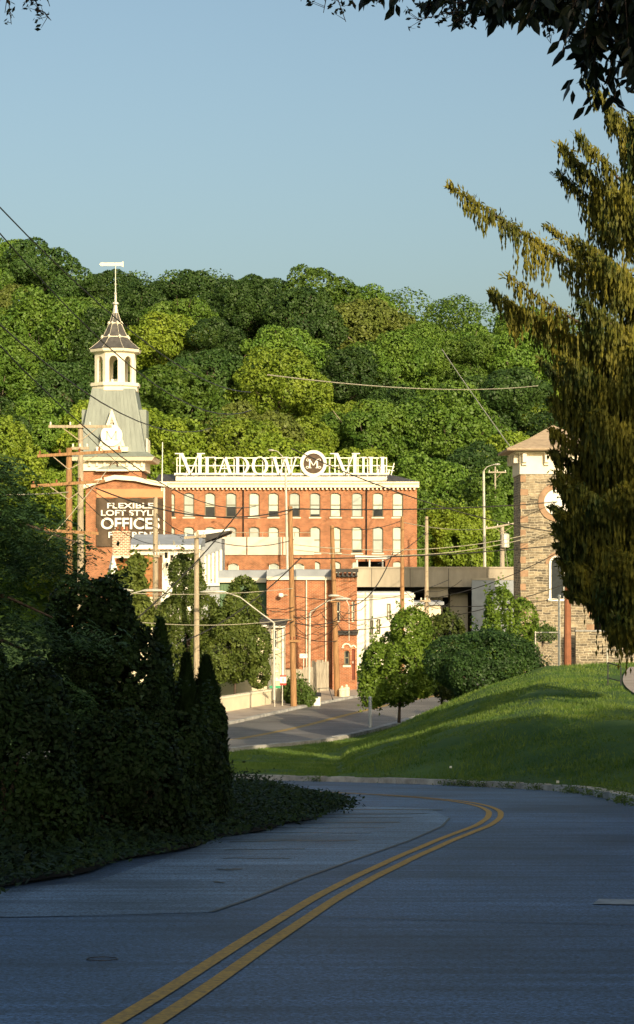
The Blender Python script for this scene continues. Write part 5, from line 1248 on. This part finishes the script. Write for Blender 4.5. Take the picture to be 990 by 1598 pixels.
bd = MB().box(PX(437,d),PX(447,d),d-.07,d-.04,PZ(1069,d),PZ(1053.5,d)).build('board', M['white'], r)
mb = MB(); mb.box(PX(437,d),PX(447,d),d-.075,d-.071,PZ(1056,d),PZ(1053.5,d)); mb.box(PX(437,d),PX(447,d),d-.075,d-.071,PZ(1069,d),PZ(1066,d)); mb.box(PX(441.5,d),PX(442.6,d),d-.075,d-.071,PZ(1064,d),PZ(1058,d)); mb.build('bands', M['red'], bd)
d = 116.5
r = thing('street_name_sign', (PX(428,d),d,PZ(1105,d)), 'small green street name plate left of the red and white sign', 'sign')
MB().box(PX(421,d),PX(438,d),d-.04,d-.01,PZ(1074,d),PZ(1070,d)).build('plate', M['sgreen'], r); MB().tube([(PX(429,d),d+.03,PZ(1106,d)),(PX(429,d),d+.03,PZ(1069,d))], .03, 5).build('post', M['metal'], r)
def bollard(px, pbase, d, label):
    x, z = PX(px,d), PZ(pbase,d); r = thing('bollard', (x,d,z), label, 'bollard', 'stub bollards by the brick corner')
    MB().lathe(x,d,[(.24,z-.1),(.24,z+.08),(.2,z+.12),(.2,z+.62),(.22,z+.66),(.16,z+.78)],12).build('body', M['cream2'], r); MB().lathe(x,d,[(.07,z+.78),(.09,z+.84),(.05,z+.92)],8).build('cap', M['cream2'], r)
bollard(534,1093,125.5,'left of two stubby cream bollards beside the leaning pole'); bollard(541,1091,125.8,'right of two stubby cream bollards beside the leaning pole')
r = thing('news_box', P(495,1102,119), 'small black and white box on the kerb right of the lamp post', 'box')
x, z, d = PX(495,119.5), PZ(1101,119.5), 119.5
MB().box(x-.2,x+.2,d-.2,d+.2,z,z+.55).build('body', M['white'], r); MB().add([(x-.25,d-.25,z+.552),(x+.25,d-.25,z+.552),(x+.25,d+.25,z+.75),(x-.25,d+.25,z+.75),(x-.25,d+.25,z+.552),(x+.25,d+.25,z+.552)],[(0,1,2,3),(0,4,5,1),(0,3,4),(1,5,2),(2,5,4,3)]).build('lid', M['iron'], r)
r = thing('rack', P(512,1085,123), 'bent dark metal hoop rack on the far pavement', 'rack')
x, z, d = PX(511,122), PZ(1092,122), 122.
MB().tube([(x-.5,d,z),(x-.5,d,z+.7),(x+.1,d,z+.72),(x+.35,d-.3,z)], .03, 6).build('hoop', M['iron'], r)
d = 89.; r = thing('grey_post', (PX(578,d),d,PZ(1133,d)), 'short dark grey metal post at the lawn edge below the street tree', 'post')
MB().tube([(PX(578,d),d,PZ(1136,d)),(PX(578,d),d,PZ(1088,d))], .075, 10).build('post', M['roofgrey'], r); MB().lathe(PX(578,d),d,[(.09,PZ(1090,d)),(.09,PZ(1088,d)),(.03,PZ(1086.5,d))],10).build('cap', M['roofgrey'], r)
# handrail by the path
d = 75.; zb = h1(PX(958,d),d); r = thing('handrail', (PX(958,d),d,zb), 'small dark square handrail frame by the path at right', 'handrail')
mb = MB(); x0, x1 = PX(949,d), PX(966,d); zt = PZ(1034,d)
mb.tube([(x0,d,zb-.1),(x0,d,zt+.02)],.022,6); mb.tube([(x1,d-.5,zb-.2),(x1,d-.5,zt-.1)],.022,6); mb.tube([(x0,d,zt),(x1,d-.5,zt-.12)],.022,6); mb.tube([(x0,d,zb+.3),(x1,d-.5,zb+.2)],.018,6); mb.build('frame', M['iron'], r)
# chain link fences
def chain(label, px0, px1, ptop, pbase, d, y2=None):
    r = thing('chain_link_fence', P(px0,pbase,d), label, 'fence', 'chain-link fences'); mb = MB(); x0,x1,z0,z1 = PX(px0,d),PX(px1,d),PZ(pbase,d),PZ(ptop,d); s = .17
    k = x0-(z1-z0)
    while k < x1:
        for sg in (1,-1):
            xa, za, xb, zb_ = (k,z0,k+(z1-z0),z1) if sg > 0 else (k,z1,k+(z1-z0),z0)
            if xa < x0: t = (x0-xa)/(xb-xa); za += (zb_-za)*t; xa = x0
            if xb > x1: t = (x1-xa)/(xb-xa) if xb != xa else 0; zb_ = za+(zb_-za)*t; xb = x1
            if xb-xa > .02: mb.beam((xa,d,za),(xb,d,zb_),.009)
        k += s
    mb.build('mesh', M['chain'], r); pm = MB()
    n = max(1,int((x1-x0)/2.4)); 
    for k in range(n+1): x = x0+(x1-x0)*k/n; pm = MB().tube([(x,d+.04,z0-.3),(x,d+.04,z1+.05)],.035,6); pm.build('post', M['metal'], r)
    MB().tube([(x0,d+.04,z1),(x1,d+.04,z1)],.025,6).build('rail', M['metal'], r)
chain('chain-link fence between the dark shrub and the brown pole', 836, 874, 987, 1042, 88)
chain('low chain-link fence before the stone wall at the right edge', 948, 1120, 1014, 1040, 92)
d = 87.; r = thing('thin_pipe_post', P(873,1040,d), 'thin white pipe post left of the brown pole', 'post')
MB().tube([(PX(873,d),d,PZ(1045,d)),(PX(873,d),d,PZ(930,d))], .05, 7).build('pipe', M['white'], r); MB().lathe(PX(873,d),d,[(.07,PZ(931,d)),(.07,PZ(929,d)),(.02,PZ(928,d))],7).build('cap', M['white'], r)
for k,(px,py) in enumerate(((702,1213),(869,1223))):
    dd_ = 60. if k == 0 else 53.; o = MB().box(PX(px,dd_),PX(px,dd_)+.07,dd_,dd_+.07,h1(PX(px,dd_),dd_)+.06,h1(PX(px,dd_),dd_)+.12).build('litter', M['white']); tag(o, ('scrap of white litter in the grass near the middle kerb','scrap of white litter in the grass near the right kerb')[k], 'litter')
